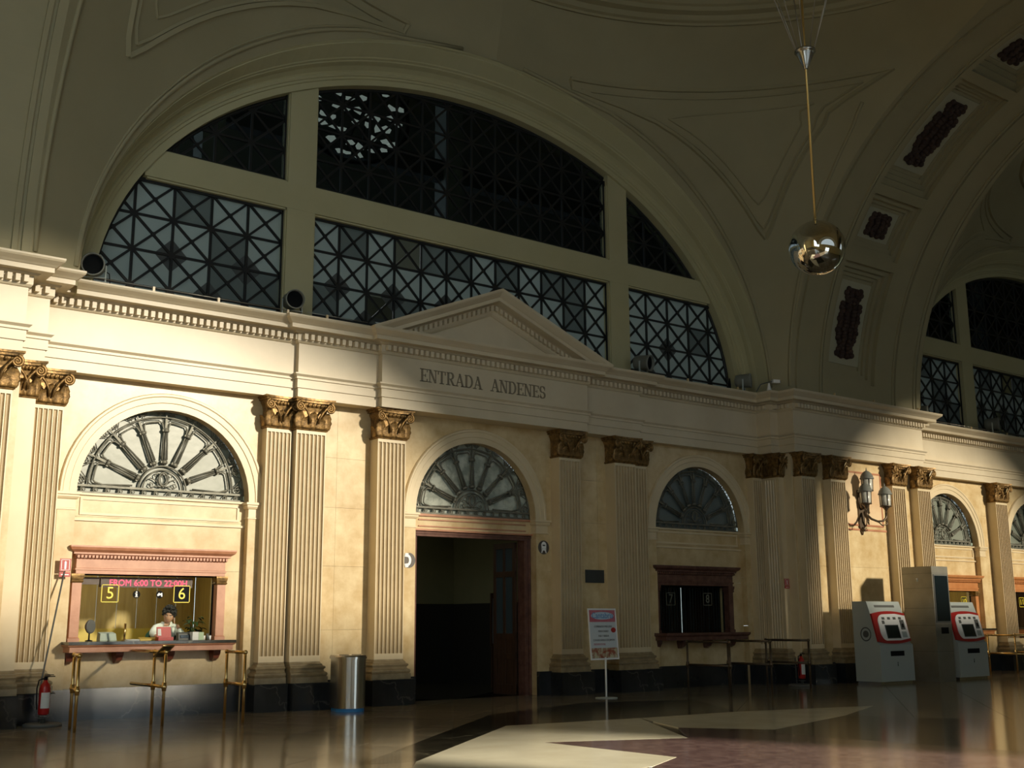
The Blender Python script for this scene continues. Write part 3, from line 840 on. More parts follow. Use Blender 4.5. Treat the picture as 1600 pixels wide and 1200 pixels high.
# LED display in window 5/6
t = empty('led_display', (-5.76, .26, 1.945), label='long display bar with red scrolling letters at the top of window 5 and 6', cat='display')
MB().box(-.68, .68, -.03, .05, -.065, .075).build('case', 'ledcase', t)
text('display_text', 'FROM 6:00 TO 22:00H', .125, (.02, -.033, -.005), FRONT, 'led', t, .001, sx=.97)
t2 = MB().box(-.98, -.70, .24, .30, -.04, .06).build('box_speaker', 'ledcase', None, (-5.76, 0, 1.955), label='flat mauve box beside the display bar in the upper corner of window 5', cat='box')
def pict(x, kind, lab):
    t = empty('round_sticker', (x, .188, 1.78), label=lab, cat='sticker')
    MB().lathe([(.055, 0), (.055, .003)], (0, 0, 0), 24, 'y').build('disc', 'blackp', t)
    q = MB()
    if kind == 'i':
        q.box(-.012, .012, -.003, 0, -.035, .012).box(-.022, .002, -.003, 0, .008, .016).box(-.022, .022, -.003, 0, -.038, -.030); q.lathe([(.012, -.003), (.012, 0)], (0, 0, .032), 10, 'y')
    else:
        q.prism_xz([(-.04, -.005), (-.01, .03), (.0, .012), (.035, .028), (.04, -.03), (.022, -.03), (.018, -.005), (-.03, -.022)], -.003, 0)
    q.build('pictogram', 'white', t)
pict(-5.93, 'i', 'round black sticker with a white letter i on the ticket glass')
pict(-5.585, 'h', 'round black sticker with a white hand pictogram on the ticket glass')

# ------------------------------------------------------------------ doorway
door = empty('door_1', (0, 0, FL), kind='structure', label='tall open doorway with brown marble frame below the inscription')
rect(-A0, A0, 2.90, ZS, .12, .32)
m = MB(); m.box(-A0, A0, .085, .12, 2.90, 2.93).box(-A0, A0, .085, .12, 3.15, 3.19).box(-1.16, 1.16, .10, .12, 3.08, 3.10).box(-1.16, 1.16, .10, .12, 2.97, 2.99)
m.build('panel_moulding', 'pink', wall)
fr = MB()
fr.rects(-1.30, 1.30, .14, .30, [(0, 2.74), (.0, 2.78), (.012, 2.785), (.012, 2.82), (0, 2.83)])
fr.build('door_lintel', 'rednm', door)
for s in (-1, 1):
    x0, x1 = sorted((s*1.29, s*1.16))
    f = MB(); f.box(x0, x1, .16, .36, 0, 2.76); f.box(min(s*1.29, s*1.24), max(s*1.29, s*1.24), .13, .16, 0, 2.76); f.build('door_jamb', 'rednm', door)
def leaf_door(name, hinge, rz, lab):
    d = empty(name, hinge, rz); d.parent = door; d['label'] = lab
    w_ = .62
    f = MB()
    for a, b in ((0, .07), (w_/2-.03, w_/2+.03), (w_-.07, w_)): f.box(a, b, -.025, .025, 0, 2.72)
    for a, b in ((0, .18), (.62, .72), (.98, 1.08), (2.10, 2.2), (2.62, 2.72)): f.box(0, w_, -.024, .024, a, b)
    f.build('stile', 'woodd', d)
    for xa in (.07, w_/2+.03):
        MB().box(xa, xa+w_/2-.1, -.01, .01, .18, .62).build('panel', 'woodd', d)
        MB().box(xa, xa+w_/2-.1, -.01, .01, .72, .98).build('panel', 'woodd', d)
        MB().box(xa, xa+w_/2-.1, -.004, .004, 1.08, 2.10).build('pane', 'bluepane', d)
        MB().box(xa, xa+w_/2-.1, -.004, .004, 2.2, 2.62).build('pane', 'bluepane', d)
leaf_door('door_leaf', (1.13, .38, 0), radians(93), 'dark panelled wooden door leaf with glass, folded open on the right')
# vestibule
v = empty('wall_vestibule', kind='structure', label='dim olive vestibule walls with black dado seen through the doorway')
MB().box(-2.6, 2.9, 5.0, 5.2, FL, 4.0).build('end_wall', 'olive', v)
MB().box(-2.6, 2.9, 4.93, 5.0, FL, 1.75).build('dado', 'dado', v)
MB().box(-2.7, -2.6, .32, 5.2, FL, 4.0).build('side_wall', 'olive', v)
MB().box(-2.6, -2.55, .32, 5.0, FL, 1.75).build('dado', 'dado', v)
MB().box(2.9, 3.0, .32, 5.2, FL, 4.0).build('side_wall', 'olive', v)
MB().box(2.85, 2.9, .32, 5.0, FL, 1.75).build('dado', 'dado', v)
MB().box(.7, 1.1, 4.75, 4.95, FL, 4.0).build('corner_strip', 'olive', v)
MB().box(-2.7, 3.0, .32, 5.2, 4.0, 4.1).build('ceiling_panel', 'olive', v)
MB().box(-2.6, -1.3, .31, .34, FL, 4.0).build('side_wall', 'olive', v)
MB().box(1.3, 2.9, .31, .34, FL, 4.0).build('side_wall', 'olive', v)
d_ = bpy.data.lights.new('vestibule_fill', 'AREA'); d_.size = 1.5; d_.energy = 12; d_.color = (1, .95, .7)  # unseen lamp added to bring out the olive walls
o_ = bpy.data.objects.new('vestibule_fill', d_); COL.objects.link(o_); o_.location = (-.6, 3.2, 3.9)
nb = empty('notice_board', (2.42, 2.6, 1.38), label='pale notice board glimpsed through the doorway beside the open door leaf', cat='notice board')
MB().box(-.24, .24, 0, .03, -.50, .55).build('frame', 'woodd', nb); MB().box(-.20, .20, -.01, 0, -.45, .45).build('sheet', mat('grey_sheet', (.13, .15, .15), None, .7), nb)
for s_ in (-1, 1): MB().box(s_*.20-.015, s_*.20+.015, .0, .03, FL-1.38, -.50).build('leg', 'woodd', nb)
MB().box(-.18, .18, -.02, 0, .47, .53).build('top_lamp', 'greyd', nb)
rs = empty('round_plate', (-.1, 4.98, 2.35), label='small dark round plate on the olive vestibule wall', cat='plate')
MB().lathe([(.10, -.02), (.12, 0)], (0, 0, 0), 16, 'y').build('disc', 'blackp', rs); MB().lathe([(.07, -.03), (.07, -.02)], (0, 0, 0), 16, 'y').build('face', 'dado', rs)
sg = empty('safety_sign', (1.75, 4.85, 1.55), label='tiny yellowish safety sign deep inside the dark vestibule', cat='sign')
MB().box(-.06, .06, 0, .01, -.11, .11).build('plate', mat('dim_yellow', (.35, .33, .18), None, .6), sg); MB().box(-.02, .02, -.004, 0, -.06, .05).build('arrow', 'ink', sg)

# ------------------------------------------------------------------ upper wall, lunette and vault
CZ = 6.0
def ell(a, b, t, cx=0): return (cx+a*cos(t), CZ+b*sin(t))
def upper_wall(cx, num, lab):
    t = empty('wall_upper' if cx == 0 else 'wall_far', kind='structure', label=lab)
    N = 64
    prof = [(6.93, 5.02, .30), (6.93, 5.02, .0), (7.06, 5.12, 0), (7.07, 5.13, -.03), (7.12, 5.165, -.035), (7.13, 5.17, -.06), (7.17, 5.20, -.075), (7.20, 5.23, -.06), (7.22, 5.26, -.08), (7.25, 5.32, -.16), (7.255, 5.36, -.26),
            (7.26, 5.38, -.27), (7.27, 5.40, -.31), (7.275, 5.42, -.32), (7.29, 5.60, -.56), (7.295, 5.62, -.56), (7.30, 5.66, -.60)]
    rings = []
    for i in range(N+1):
        a = pi*i/N; c, s = cos(a), sin(a)
        rings.append([(cx+p*c, y, CZ+q*s) for p, q, y in prof])
    m = MB(); m.loft(rings, False, False, False); m.build('arch_moulding', 'plaster', t)
    # flat parts below the springing
    for s in (-1, 1):
        m = MB()
        m.loft([[(cx+s*p, y, z) for p, q, y in prof] for z in (5.9, CZ)], False, False)
        m.build('wall_strip', 'plaster', t)
    # back plane behind the mouldings to close light leaks
    pts = [ell(7.0, 5.08, pi*i/40, cx) for i in range(41)]
    m = MB()
    for i in range(40):
        x0, z0 = pts[i]; x1, z1 = pts[i+1]
        m.loft([[(x0, y, z0), (x1, y, z1), (x1, y, 14), (x0, y, 14)] for y in (.25, .5)])
    for s in (-1, 1): 
        a, b = sorted((cx+s*7.0, cx+s*10)); m.box(a, b, .25, .5, 5.0, 14)
    m.build('masonry', 'plaster', t)
    # window
    w = empty('window_%d' % num, (cx, .17, CZ), kind='structure', label='great %s lunette window with iron lattice between plaster mullions' % ('central' if cx == 0 else 'far'))
    Y = 0
    for s in (-1, 1):
        x0, x1 = sorted((s*3.33, s*3.84)); zt = 5.02*sqrt(1-(3.84/6.93)**2)
        q = MB(); zt1 = 5.02*sqrt(1-(3.33/6.93)**2)
        q.loft([[(x0, y, -.1), (x1, y, -.1), (x1, y, zt1 if s < 0 else zt), (x0, y, zt if s < 0 else zt1)] for y in (-.12, .12)])
        for e in (.045,):
            for xx in (x0, x1): q.box(xx-.02, xx+.02, -.09, .12, -.1, min(zt, zt1))
        q.build('mullion', 'plaster', w)
    x_ = 6.93*sqrt(1-(2.33/5.02)**2)
    MB().box(-x_-.1, x_+.1, -.125, .12, 2.12, 2.57).build('transom', 'plaster', w)
    q = MB()
    q.box(-x_-.05, x_+.05, -.09, .12, 2.09, 2.12).box(-x_-.05, x_+.05, -.09, .12, 2.57, 2.60); q.build('transom_bead', 'plaster', w)
    MB().box(-6.93, 6.93, -.10, .12, -.1, .12).build('sill', 'plaster', w)
    # panes and lattice
    P = .567
    pane = MB().box(-P/2+.004, P/2-.004, 0, .008, -P/2+.004, P/2-.004)
    pa, pb, pc = pane.mesh('pane', 'milky'), pane.mesh('pane', 'darkglass'), pane.mesh('pane', 'milky2')
    diag = MB()
    def bar(m, x0, z0, x1, z1, th=.019, dp=.03):
        d = Vector((x1-x0, 0, z1-z0)); n_ = Vector((-d.z, 0, d.x)).normalized()*th
        m.loft([[(x0+n_.x, y, z0+n_.z), (x0-n_.x, y, z0-n_.z), (x1-n_.x, y, z1-n_.z), (x1+n_.x, y, z1+n_.z)] for y in (-dp, 0)])
    cell = MB()
    bar(cell, -P/2, -P/2, P/2, P/2); bar(cell, -P/2, P/2, P/2, -P/2); bar(cell, -P/2, -P/2, -P/2, P/2); bar(cell, -P/2, -P/2, P/2, -P/2)
    cell.lathe([(.035, -.04), (.04, -.025), (.035, -.01)], (0, 0, 0), 8, 'y')
    cm = cell.mesh('lattice_cell', 'black')
    rr = random.Random(5)
    for (xa, xb, za, zb, low) in ((-6.93, -3.84, .05, 2.10, 1), (-3.33, 3.33, .05, 2.10, 1), (3.84, 6.93, .05, 2.10, 1), (-6.93, -3.84, 2.6, 5.05, 0), (-3.33, 3.33, 2.6, 5.05, 0), (3.84, 6.93, 2.6, 5.05, 0)):
        nx = round((xb-xa)/P); pp = (xb-xa)/nx
        nz = int((zb-za)/P+.999)
        for i in range(nx):
            for j in range(nz):
                x = xa+pp*(i+.5); z = (zb-P*(j+.5)) if low else (za+P*(j+.5))
                if min(abs(x)-pp/2, 99)**2/6.93**2+max(0, z-P/2)**2/5.02**2 > 1: continue
                sc = (pp/P, 1, 1)
                if low and z-P/2 < -.1: pass
                if not (low and rr.random() < .04): link_mesh('pane', (pc if rr.random() < .25 else pa) if low else pb, w, (x, .06, z), None, sc)
                link_mesh('lattice_cell', cm, w, (x, .05, z), None, sc)
    dm = MB().prism_xz([(-.27, 0), (0, -.27), (.27, 0), (0, .27)], .0, .006).mesh('dark_pane', 'shedd')
    xs_ = [-6.93+.618*k for k in range(6)]+[-3.33+.555*k for k in range(13)]+[3.84+.618*k for k in range(6)]
    for xq, zq in ((-4.45, .97), (-5.69, .97), (-2.78, .97), (-1.67, .97), (-.55, .97), (-5.07, .40), (5.08, .97), (4.46, .40), (-2.22, .40)):
        link_mesh('dark_pane', dm, w, (xq, .052, zq))
    q = MB()
    for xa, xb in ((-6.93, -3.84), (-3.33, 3.33), (3.84, 6.93)):
        bar(q, xa, 2.08, xb, 2.08, .03); bar(q, xa, 2.62, xb, 2.62, .03)
        for xx in (xa+.02, xb-.02): bar(q, xx, 0, xx, 4.3 if abs(xx) < 4.5 else .6, .025)
    q.tube([(6.9*cos(pi*i/48), .03, 5.0*sin(pi*i/48)) for i in range(49)], .035, 6)
    q.build('iron_border', 'black', w)
    return t
upper_wall(0, 1, 'yellow plaster upper wall with moulded arch around the great lunette')
upper_wall(19.8, 2, 'yellow plaster upper wall around the far lunette at the edge of the frame')

HY = -7.9; HR = 6.9      # transverse arch: springs at y=-1.0, crown at y=-7.9
def tcurve(th, dr=0):    # th 0..pi; elongated crown
    r = HR+dr
    if th <= pi/2: return (HY+r*cos(th), CZ+r*sin(th))
    return (HY-2.4+r*cos(th), CZ+r*sin(th))
def strip(m, x0, x1, th0, th1, dr0=0, dr1=None, n=None, dr_out=.3):
    n = n or max(2, int((th1-th0)/radians(3)))
    dr1 = dr0 if dr1 is None else dr1
    rings = []
    for i in range(n+1):
        th = th0+(th1-th0)*i/n
        a0, a1, b = tcurve(th, dr0), tcurve(th, dr1), tcurve(th, dr_out)
        rings.append([(x0, *a0), (x1, *a1), (x1, *b), (x0, *b)])
    m.loft(rings, True, True, False)
def transverse(xl, xr, lab, grilles=True):
    t = empty('ceiling', kind='structure', label=lab)
    w = xr-xl; s = w/4.67
    X = lambda v: xl+v*s
    bands = [(0, .10, 0), (.10, .16, .03), (.16, .22, -.02), (.22, .95, .02), (.95, 1.00, -.015), (1.00, 1.05, .03), (1.05, 1.20, .0), (2.92, 3.56, 0), (3.56, 3.61, -.03), (3.61, 3.68, .03), (3.68, 3.74, -.03), (3.74, 4.42, .02), (4.42, 4.49, -.01), (4.49, 4.55, .03), (4.55, 4.67, 0)]
    m = MB()
    for a, b, d in bands: strip(m, X(a), X(b), 0, pi, d)
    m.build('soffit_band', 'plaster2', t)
    m = MB()
    for a, b, d in bands: m.box(X(a), X(b), -1.0-d, -.6, 6.0, 6.02)
    per = radians(36.5); st = radians(5.0)
    cof = []
    k = 0; th = st
    while th < pi-.1:
        L = radians(22) if k % 2 == 0 else radians(11)
        cof.append((th, th+L, k % 2 == 0)); th += L+radians(1.9); k += 1
    prev = 0
    mm = MB()
    for a, b, lg in cof+[(pi, pi, 0)]:
        if a > prev: strip(mm, X(1.20), X(2.92), prev, a, 0)
        prev = b
    mm.build('coffer_rib', 'plaster2', t)
    for a, b, lg in cof:
        c = empty('coffer'); c.parent = t
        m = MB(); D = .20
        e = radians(.8)
        for i_, (ins, dr) in enumerate(((0, .10), (.10, .17), (.19, .22))):
            dth = ins/HR
            strip(m, X(1.20)+ins, X(1.20)+ins+.13, a+dth, b-dth, dr)
            strip(m, X(2.92)-ins-.13, X(2.92)-ins, a+dth, b-dth, dr)
            strip(m, X(1.20)+ins, X(2.92)-ins, a+dth, a+dth+.13/HR, dr, n=2)
            strip(m, X(1.20)+ins, X(2.92)-ins, b-dth-.13/HR, b-dth, dr, n=2)
        strip(m, X(1.20)+.25, X(2.92)-.25, a+.25/HR, b-.25/HR, .26)
        m.build('coffer_frame', 'plaster2', c)
        if not grilles or a > radians(100): continue
        # carved dark grille
        g = MB(); n = max(6, int((b-a)*HR/.07)); ga, gb = a+.55/HR, b-.55/HR; xc = X(2.04); hw = .36
        if not lg: ga, gb = a+.40/HR, b-.40/HR
        rings = []
        for i in range(n+1):
            q = i/n; th_ = ga+(gb-ga)*q
            if lg: ww = hw*(.62+.30*(1 if .22 < q < .78 else (.5 if q < .12 or q > .88 else .0)))+.03*sin(q*37)
            else: ww = hw*.86+.03*sin(q*21)
            if i in (0, n): ww *= .7
            rings.append([(xc-ww, *tcurve(th_, .22)), (xc+ww, *tcurve(th_, .22)), (xc+ww, *tcurve(th_, .25)), (xc-ww, *tcurve(th_, .25))])
            for s_ in (-1, 1):
                if i % 2 == 0 and 0 < i < n:
                    y_, z_ = tcurve(th_, .22)
                    g.ball((xc+s_*(ww-.03), y_, z_), .07, 6, (1, 1, 1))
            if i % 2 and 0 < i < n:
                for f_ in (-.35, .35):
                    y_, z_ = tcurve(th_, .20); g.ball((xc+f_*ww+R.uniform(-.03, .03), y_, z_), .055+R.uniform(0, .02), 5)
        g.loft(rings)
        w_ = MB(); strip(w_, X(2.06)-.56, X(2.06)+.56, ga-.14/HR, gb+.14/HR, .235, dr_out=.30); w_.build('backing_panel', 'pwhite', c)
        g.build('carved_grille', mat('sooty_carving', (.035, .018, .014), (.07, .04, .03), .8, scale=6, bump=.6, bscale=20) if 'sooty_carving' not in MATS else MATS['sooty_carving'], c)
    # flanks
    for x in (xl, xr):
        m = MB(); rings = []
        for i in range(61):
            th_ = pi*i/60; a = tcurve(th_, .08); b = tcurve(th_, 2.2)
            rings.append([(x, *a), (x, *b), (x+(.05 if x == xl else -.05), *b), (x+(.05 if x == xl else -.05), *a)])
        m.loft(rings, True, True, False); m.build('arch_flank', 'plaster', t)
    return t
transverse(7.53, 12.2, 'wide coffered transverse arch over the middle pier with dark carved grilles')
transverse(-12.7, -8.05, 'plain soffit of the transverse arch at the edge of the frame', grilles=False)
transverse(27.5, 32, 'hidden transverse arch beyond the far bay', grilles=False)

DY = -7.6; DR = 6.7; DZ = 13.0
def vault(cx, xl, xr, lab):
    t = empty('ceiling', kind='structure', label=lab)
    def quarter(sx, sy, name='pendentive'):
        hw = (xr-cx) if sx > 0 else (cx-xl)
        NZ, NS = 26, 16
        rows = []
        yw = -.60 if sy > 0 else 2*DY+.60
        for i in range(NZ+1):
            q = i/NZ; z = CZ+(DZ-CZ)*q**.8
            # wall arch point
            s = (z-CZ)/5.66
            xa = 7.30*sqrt(max(0, 1-s*s)) if s < 1 else 0
            ya = yw-DY
            if s >= 1: ya = (yw-DY)+(DR*(1 if sy > 0 else -1)-(yw-DY))*((z-CZ-5.66)/(DZ-CZ-5.66))
            xa = min(xa, hw)
            # transverse arch point
            s2 = min(1, (z-CZ)/HR)
            yb = (-.3+HR*sqrt(max(0, 1-s2*s2)))*(1 if sy > 0 else -1)
            if sy > 0: yb = (HY-DY)+HR*sqrt(max(0, 1-s2*s2))
            else: yb = -((HY-DY)+HR*sqrt(max(0, 1-s2*s2)))
            xb = hw+(DR-hw)*max(0, (z-12.3)/(DZ-12.3))**2
            A = Vector((xa*sx, ya)); B = Vector((xb*sx, yb))
            ra, rb = A.length, B.length
            fa, fb = math.atan2(A.y*(1 if sy > 0 else -1), A.x*sx), math.atan2(B.y*(1 if sy > 0 else -1), B.x*sx)
            row = []
            for j in range(NS+1):
                u = j/NS; f = fa+(fb-fa)*u; r = ra+(rb-ra)*u
                row.append((cx+sx*r*cos(f), DY+(1 if sy > 0 else -1)*r*sin(f), z))
            rows.append(row)
        m = MB(); m.loft(rows, False, False, True)
        m.loft([[r_[-1], (cx+sx*hw+sx*.02, r_[-1][1], r_[-1][2])] for r_ in rows], False, False, False)
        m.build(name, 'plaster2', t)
        return rows
    for sx in (-1, 1):
        rows = quarter(sx, 1)
        quarter(sx, -1)
        # triangular panel moulding on the front pendentives
        def P(qz, u):
            i = qz*26; i0 = min(25, int(i)); f = i-i0
            j = u*16; j0 = min(15, int(j)); g = j-j0
            a = Vector(rows[i0][j0]).lerp(Vector(rows[i0][j0+1]), g); b = Vector(rows[i0+1][j0]).lerp(Vector(rows[i0+1][j0+1]), g)
            return a.lerp(b, f)
        for u_, th_ in ((.085, .04), (.115, .022), (.93, .04)):
            MB().tube([P(.02+.76*i/24, u_) for i in range(25)], th_, 5).build('edge_moulding', 'plaster2', t)
        for k, (qa, qb, qc, um, ul, ur, th) in enumerate(((.40, .80, .86, .5, .22, .93, .05), (.43, .775, .835, .5, .26, .89, .03), (.50, .73, .79, .5, .34, .82, .025))):
            p1 = [P(qa+(qb-qa)*(i/14), um+(ul-um)*(i/14)**.62) for i in range(15)]
            p2 = [P(qb+(qc-qb)*i/14, ul+(ur-ul)*i/14) for i in range(15)]
            p3 = [P(qc+(qa-qc)*(i/14), um+(ur-um)*((1-i/14)**.7)) for i in range(15)]
            for seg in (p1, p2, p3):
                MB().tube(seg, th, 4, sm=False).build('panel_moulding', 'plaster2', t)
    # dome cornice rings and shallow dome
    def ringprof(prof, name, mm='plaster2', n=72):
        rings = [[(cx+r*cos(2*pi*k/n), DY+r*sin(2*pi*k/n), z) for r, z in prof] for k in range(n+1)]
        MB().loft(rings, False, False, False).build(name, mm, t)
    ringprof([(DR+.02, DZ-.02), (DR-.06, DZ-.05), (DR-.07, DZ), (DR-.14, DZ+.02), (DR-.2, DZ+.10), (DR-.34, DZ+.12), (DR-.36, DZ+.20), (DR-.42, DZ+.22), (DR-.43, DZ+.5), (DR-.5, DZ+.52), (DR-.6, DZ+.6), (DR-.75, DZ+.62), (DR-.76, DZ+.72), (DR-.9, DZ+.75)], 'dome_cornice')
    ringprof([((DR-.9)*cos(pi/2*i/14)+.001, DZ+.75+2.2*sin(pi/2*i/14)) for i in range(15)], 'dome_shell')
    rb = MB()
    for k in range(16):
        a = 2*pi*(k+.5)/16
        rb.tube([(cx+(DR-.9)*.995*cos(pi/2*i/14)*cos(a), DY+(DR-.9)*.995*cos(pi/2*i/14)*sin(a), DZ+.74+2.18*sin(pi/2*i/14)) for i in range(12)], .035, 4, sm=False)
    rb.build('dome_rib', 'plaster2', t)
    # barrel continuing to the opposite wall
    m = MB(); rings = []
    for i in range(41):
        a = pi*i/40
        rings.append([(cx+7.3*cos(a), 2*DY+.60, CZ+5.66*sin(a)), (cx+7.3*cos(a), -18.0, CZ+5.66*sin(a))])
    m.loft(rings, False, False, True); m.build('barrel_vault', 'plaster2', t)
    return t
vault(0, -8.05, 7.53, 'domed vault of the central bay with triangular pendentive panels')
vault(19.8, 12.2, 27.4, 'domed vault of the far bay')

# opposite wall with its lunettes and entrance door, an open bay added for light, and the outer shell that keeps daylight to the windows
def hole_spans(x):
    sp = []
    if -21.9 < x < -9.5: return [(3.0, 14.0)]  # open bay added out of view to brighten the left vault
    for c, a in ((0, 6.93), (20.2, 6.0)):  # far lunette narrowed to trim the sun patch on the pier
        if abs(x-c) < a: sp.append((6.15, CZ+.02+5.12*sqrt(max(0, 1-((x-c)/a)**2))))
    return sp
ow = empty('wall_opposite', kind='structure', label='opposite hall wall with dimmed lunettes, entrance and an added open bay, behind the viewer')
m = MB()
xs = [-34, -30, -21.9, -15, -9.5, -8, -6.93]+[-6.93+13.86*i/56 for i in range(1, 57)]+[8, 10, 14.2]+[14.2+12*i/48 for i in range(1, 49)]+[28, 33]
xs = sorted(set([round(x, 4) for x in xs]+[-1.5, 1.9]))
for a, b in zip(xs[:-1], xs[1:]):
    mid = (a+b)/2
    sa, sb, sm_ = hole_spans(a+1e-4), hole_spans(b-1e-4), hole_spans(mid)
    z0 = 3.6 if -1.5 < mid < 1.9 else -.1
    if sm_:
        ta = sa[0][1] if sa else 6.2; tb = sb[0][1] if sb else 6.2
        if mid < -9: z0 = -.1; m.box(a, b, -18.2, -17.9, -.1, 3.0); m.box(a, b, -18.2, -17.9, 14, 17); continue
        m.loft([[(a, y, z0), (b, y, z0), (b, y, 6.15), (a, y, 6.15)] for y in (-18.2, -17.9)])
        m.loft([[(a, y, ta), (b, y, tb), (b, y, 17), (a, y, 17)] for y in (-18.2, -17.9)])
    else:
        m.box(a, b, -18.2, -17.9, z0, 17)
m.build('masonry', 'plaster', ow)
for c_ in (0, 20.2): MB().box(c_-6.95, c_+6.95, -18.1, -18.09, 6.1, 11.2).build('pane', 'oppglass', ow)  # unseen panes added to dim sun and sky through both lunettes
MB().box(-34, 33, -18.2, 14, 17, 17.3).build('ceiling', 'plaster2', kind='structure', label='outer roof slab above the vaults')
MB().box(-34.3, -34, -18.2, 14, -.2, 17.3).build('wall_left', 'plaster', kind='structure', label='end wall outside the frame')
MB().box(33, 33.3, -18.2, 14, -.2, 17.3).build('wall_right', 'plaster', kind='structure', label='far end wall outside the frame')
# platform hall behind the lunettes
sh = empty('wall_shed', kind='structure', label='dim platform hall seen through the lunette lattice')
MB().box(-34, -12.6, -.3, 0, -.2, 17).build('masonry', 'cream', sh)
MB().box(-14, 33, 12, 12.2, 4, 17).build('shed_end', 'shed', sh)
MB().box(-14, 33, .5, 12, 4.7, 4.8).build('shed_deck', 'shedd', sh)
for x in (-9, -3, 3.2, 9, 15, 21, 27):
    MB().box(x-.25, x+.25, 5.5, 6, 4.8, 17).build('shed_pier', 'shed', sh)
for z in (8.2, 12): MB().box(-14, 33, 5.6, 5.9, z, z+.5).build('shed_beam', 'shedd', sh)

# ------------------------------------------------------------------ pendulum
pn = empty('pendulum', (2.41, -5.79, 7.07), label='mirror-polished steel sphere hanging on a long golden cable from the dome', cat='pendulum')
MB().lathe([(.436*cos(a), .436*sin(a)) for a in [(-pi/2+1e-3)+(pi-2e-3)*i/40 for i in range(41)]], (0, 0, 0), 64).build('sphere', 'chrome', pn)
MB().lathe([(.05, .425), (.04, .455), (.018, .48)], (0, 0, 0), 16).build('collar', 'steel', pn)
MB().tube([(0, 0, .43), (0, 0, 8.4)], .019, 8).build('cable', 'gold', pn)
MB().lathe([(.012, 3.02), (.035, 3.04), (.06, 3.11), (.137, 3.28), (.143, 3.32), (.17, 3.33), (.17, 3.36), (.02, 3.37)], (0, 0, 0), 24).build('cone', 'steel', pn)
for k in range(9):
    a = 2*pi*k/9+.2
    w = MB(); x1, y1 = 1.1*cos(a), 1.1*sin(a)
    w.tube([(.14*cos(a), .14*sin(a), 3.34), (x1, y1, 6.5)], .009, 5)
    for q in (.25, .5, .75): w.ball((.14*cos(a)+(x1-.14*cos(a))*q, .14*sin(a)+(y1-.14*sin(a))*q, 3.34+3.16*q), .02, 4)
    w.build('stay_wire', 'wire', pn)

# ------------------------------------------------------------------ floodlights on the cornice
FM = {}
M['matte_lens'] = mat('matte_lens', (.006, .007, .008), None, .8, spec=.1)
def flood(x, y, z, rz, label, tilt=0, s=1.0):
    t = empty('floodlight', (x, y, z), rz, label=label, cat='floodlight', group='round floodlights on the cornice'); t.scale = (s, s, s)
    if not FM:
        b = MB()
        b.lathe([(.06, .20), (.13, .17), (.15, .10), (.155, -.12), (.165, -.13), (.165, -.17), (.15, -.175), (.145, -.165), (.14, -.10)], (0, 0, 0), 24, 'y', caps=False)
        FM['h'] = b.mesh('housing', 'shadeg')
        FM['l'] = MB().lathe([(.142, -.12), (.142, -.115)], (0, 0, 0), 24, 'y').mesh('lens', 'matte_lens')
        b = MB()
        for s_ in (-1, 1): b.box(s_*.17-.008, s_*.17+.008, -.015, .015, -.27, .01)
        b.box(-.178, .178, -.02, .02, -.28, -.262).box(-.178, .178, -.012, .012, -.18, -.17)
        FM['y'] = b.mesh('yoke', 'grey')
        FM['c'] = MB().tube([(.1, .18, 0), (.2, .2, -.05), (.22, .15, -.2), (.2, .1, -.28)], .008, 5).mesh('cable', 'blackp')
    link_mesh('housing', FM['h'], t, (0, 0, 0), (radians(tilt), 0, 0)); link_mesh('lens', FM['l'], t, (0, 0, 0), (radians(tilt), 0, 0))
    link_mesh('yoke', FM['y'], t); link_mesh('cable', FM['c'], t)
CT = 6.125
flood(-7.03, -.38, CT+.28, radians(-22), 'round floodlight at the left foot of the central lunette', 8)
flood(-3.92, -.42, CT+.27, radians(-8), 'round floodlight in front of the left mullion of the central lunette', 5, .95)
flood(3.80, -.36, CT+.28, radians(20), 'grey floodlight right of the pediment, under the right mullion', 8)
flood(6.75, -.36, CT+.27, radians(35), 'floodlight at the right foot of the central lunette, before the pier', 0, .95)
flood(13.2, -.40, CT+.27, radians(30), 'small floodlight at the foot of the far lunette, behind the middle pier cornice', 0, .95)
flood(16.4, -.40, CT+.28, radians(28), 'floodlight beside the mullion of the far lunette', 0)
# small camera on a bracket
sc = empty('security_camera', (7.12, -.85, CT), radians(-20), label='tiny camera on a curved bracket beside the floodlight at the pier', cat='camera')
MB().tube([(-.35, .1, 0), (-.25, .08, .16), (-.05, .02, .22), (.02, 0, .22)], .012, 6).build('bracket', 'greyd', sc)
MB().cbox((.06, -.02, .22), (.16, .08, .07)).build('housing', 'white', sc); MB().cbox((.15, -.02, .22), (.02, .06, .05)).build('lens', 'screen', sc)
MB().lathe([(.05, 0), (.05, .03), (.03, .12), (.02, .18)], (-.1, 0, 0), 10).build('base', 'white', sc)
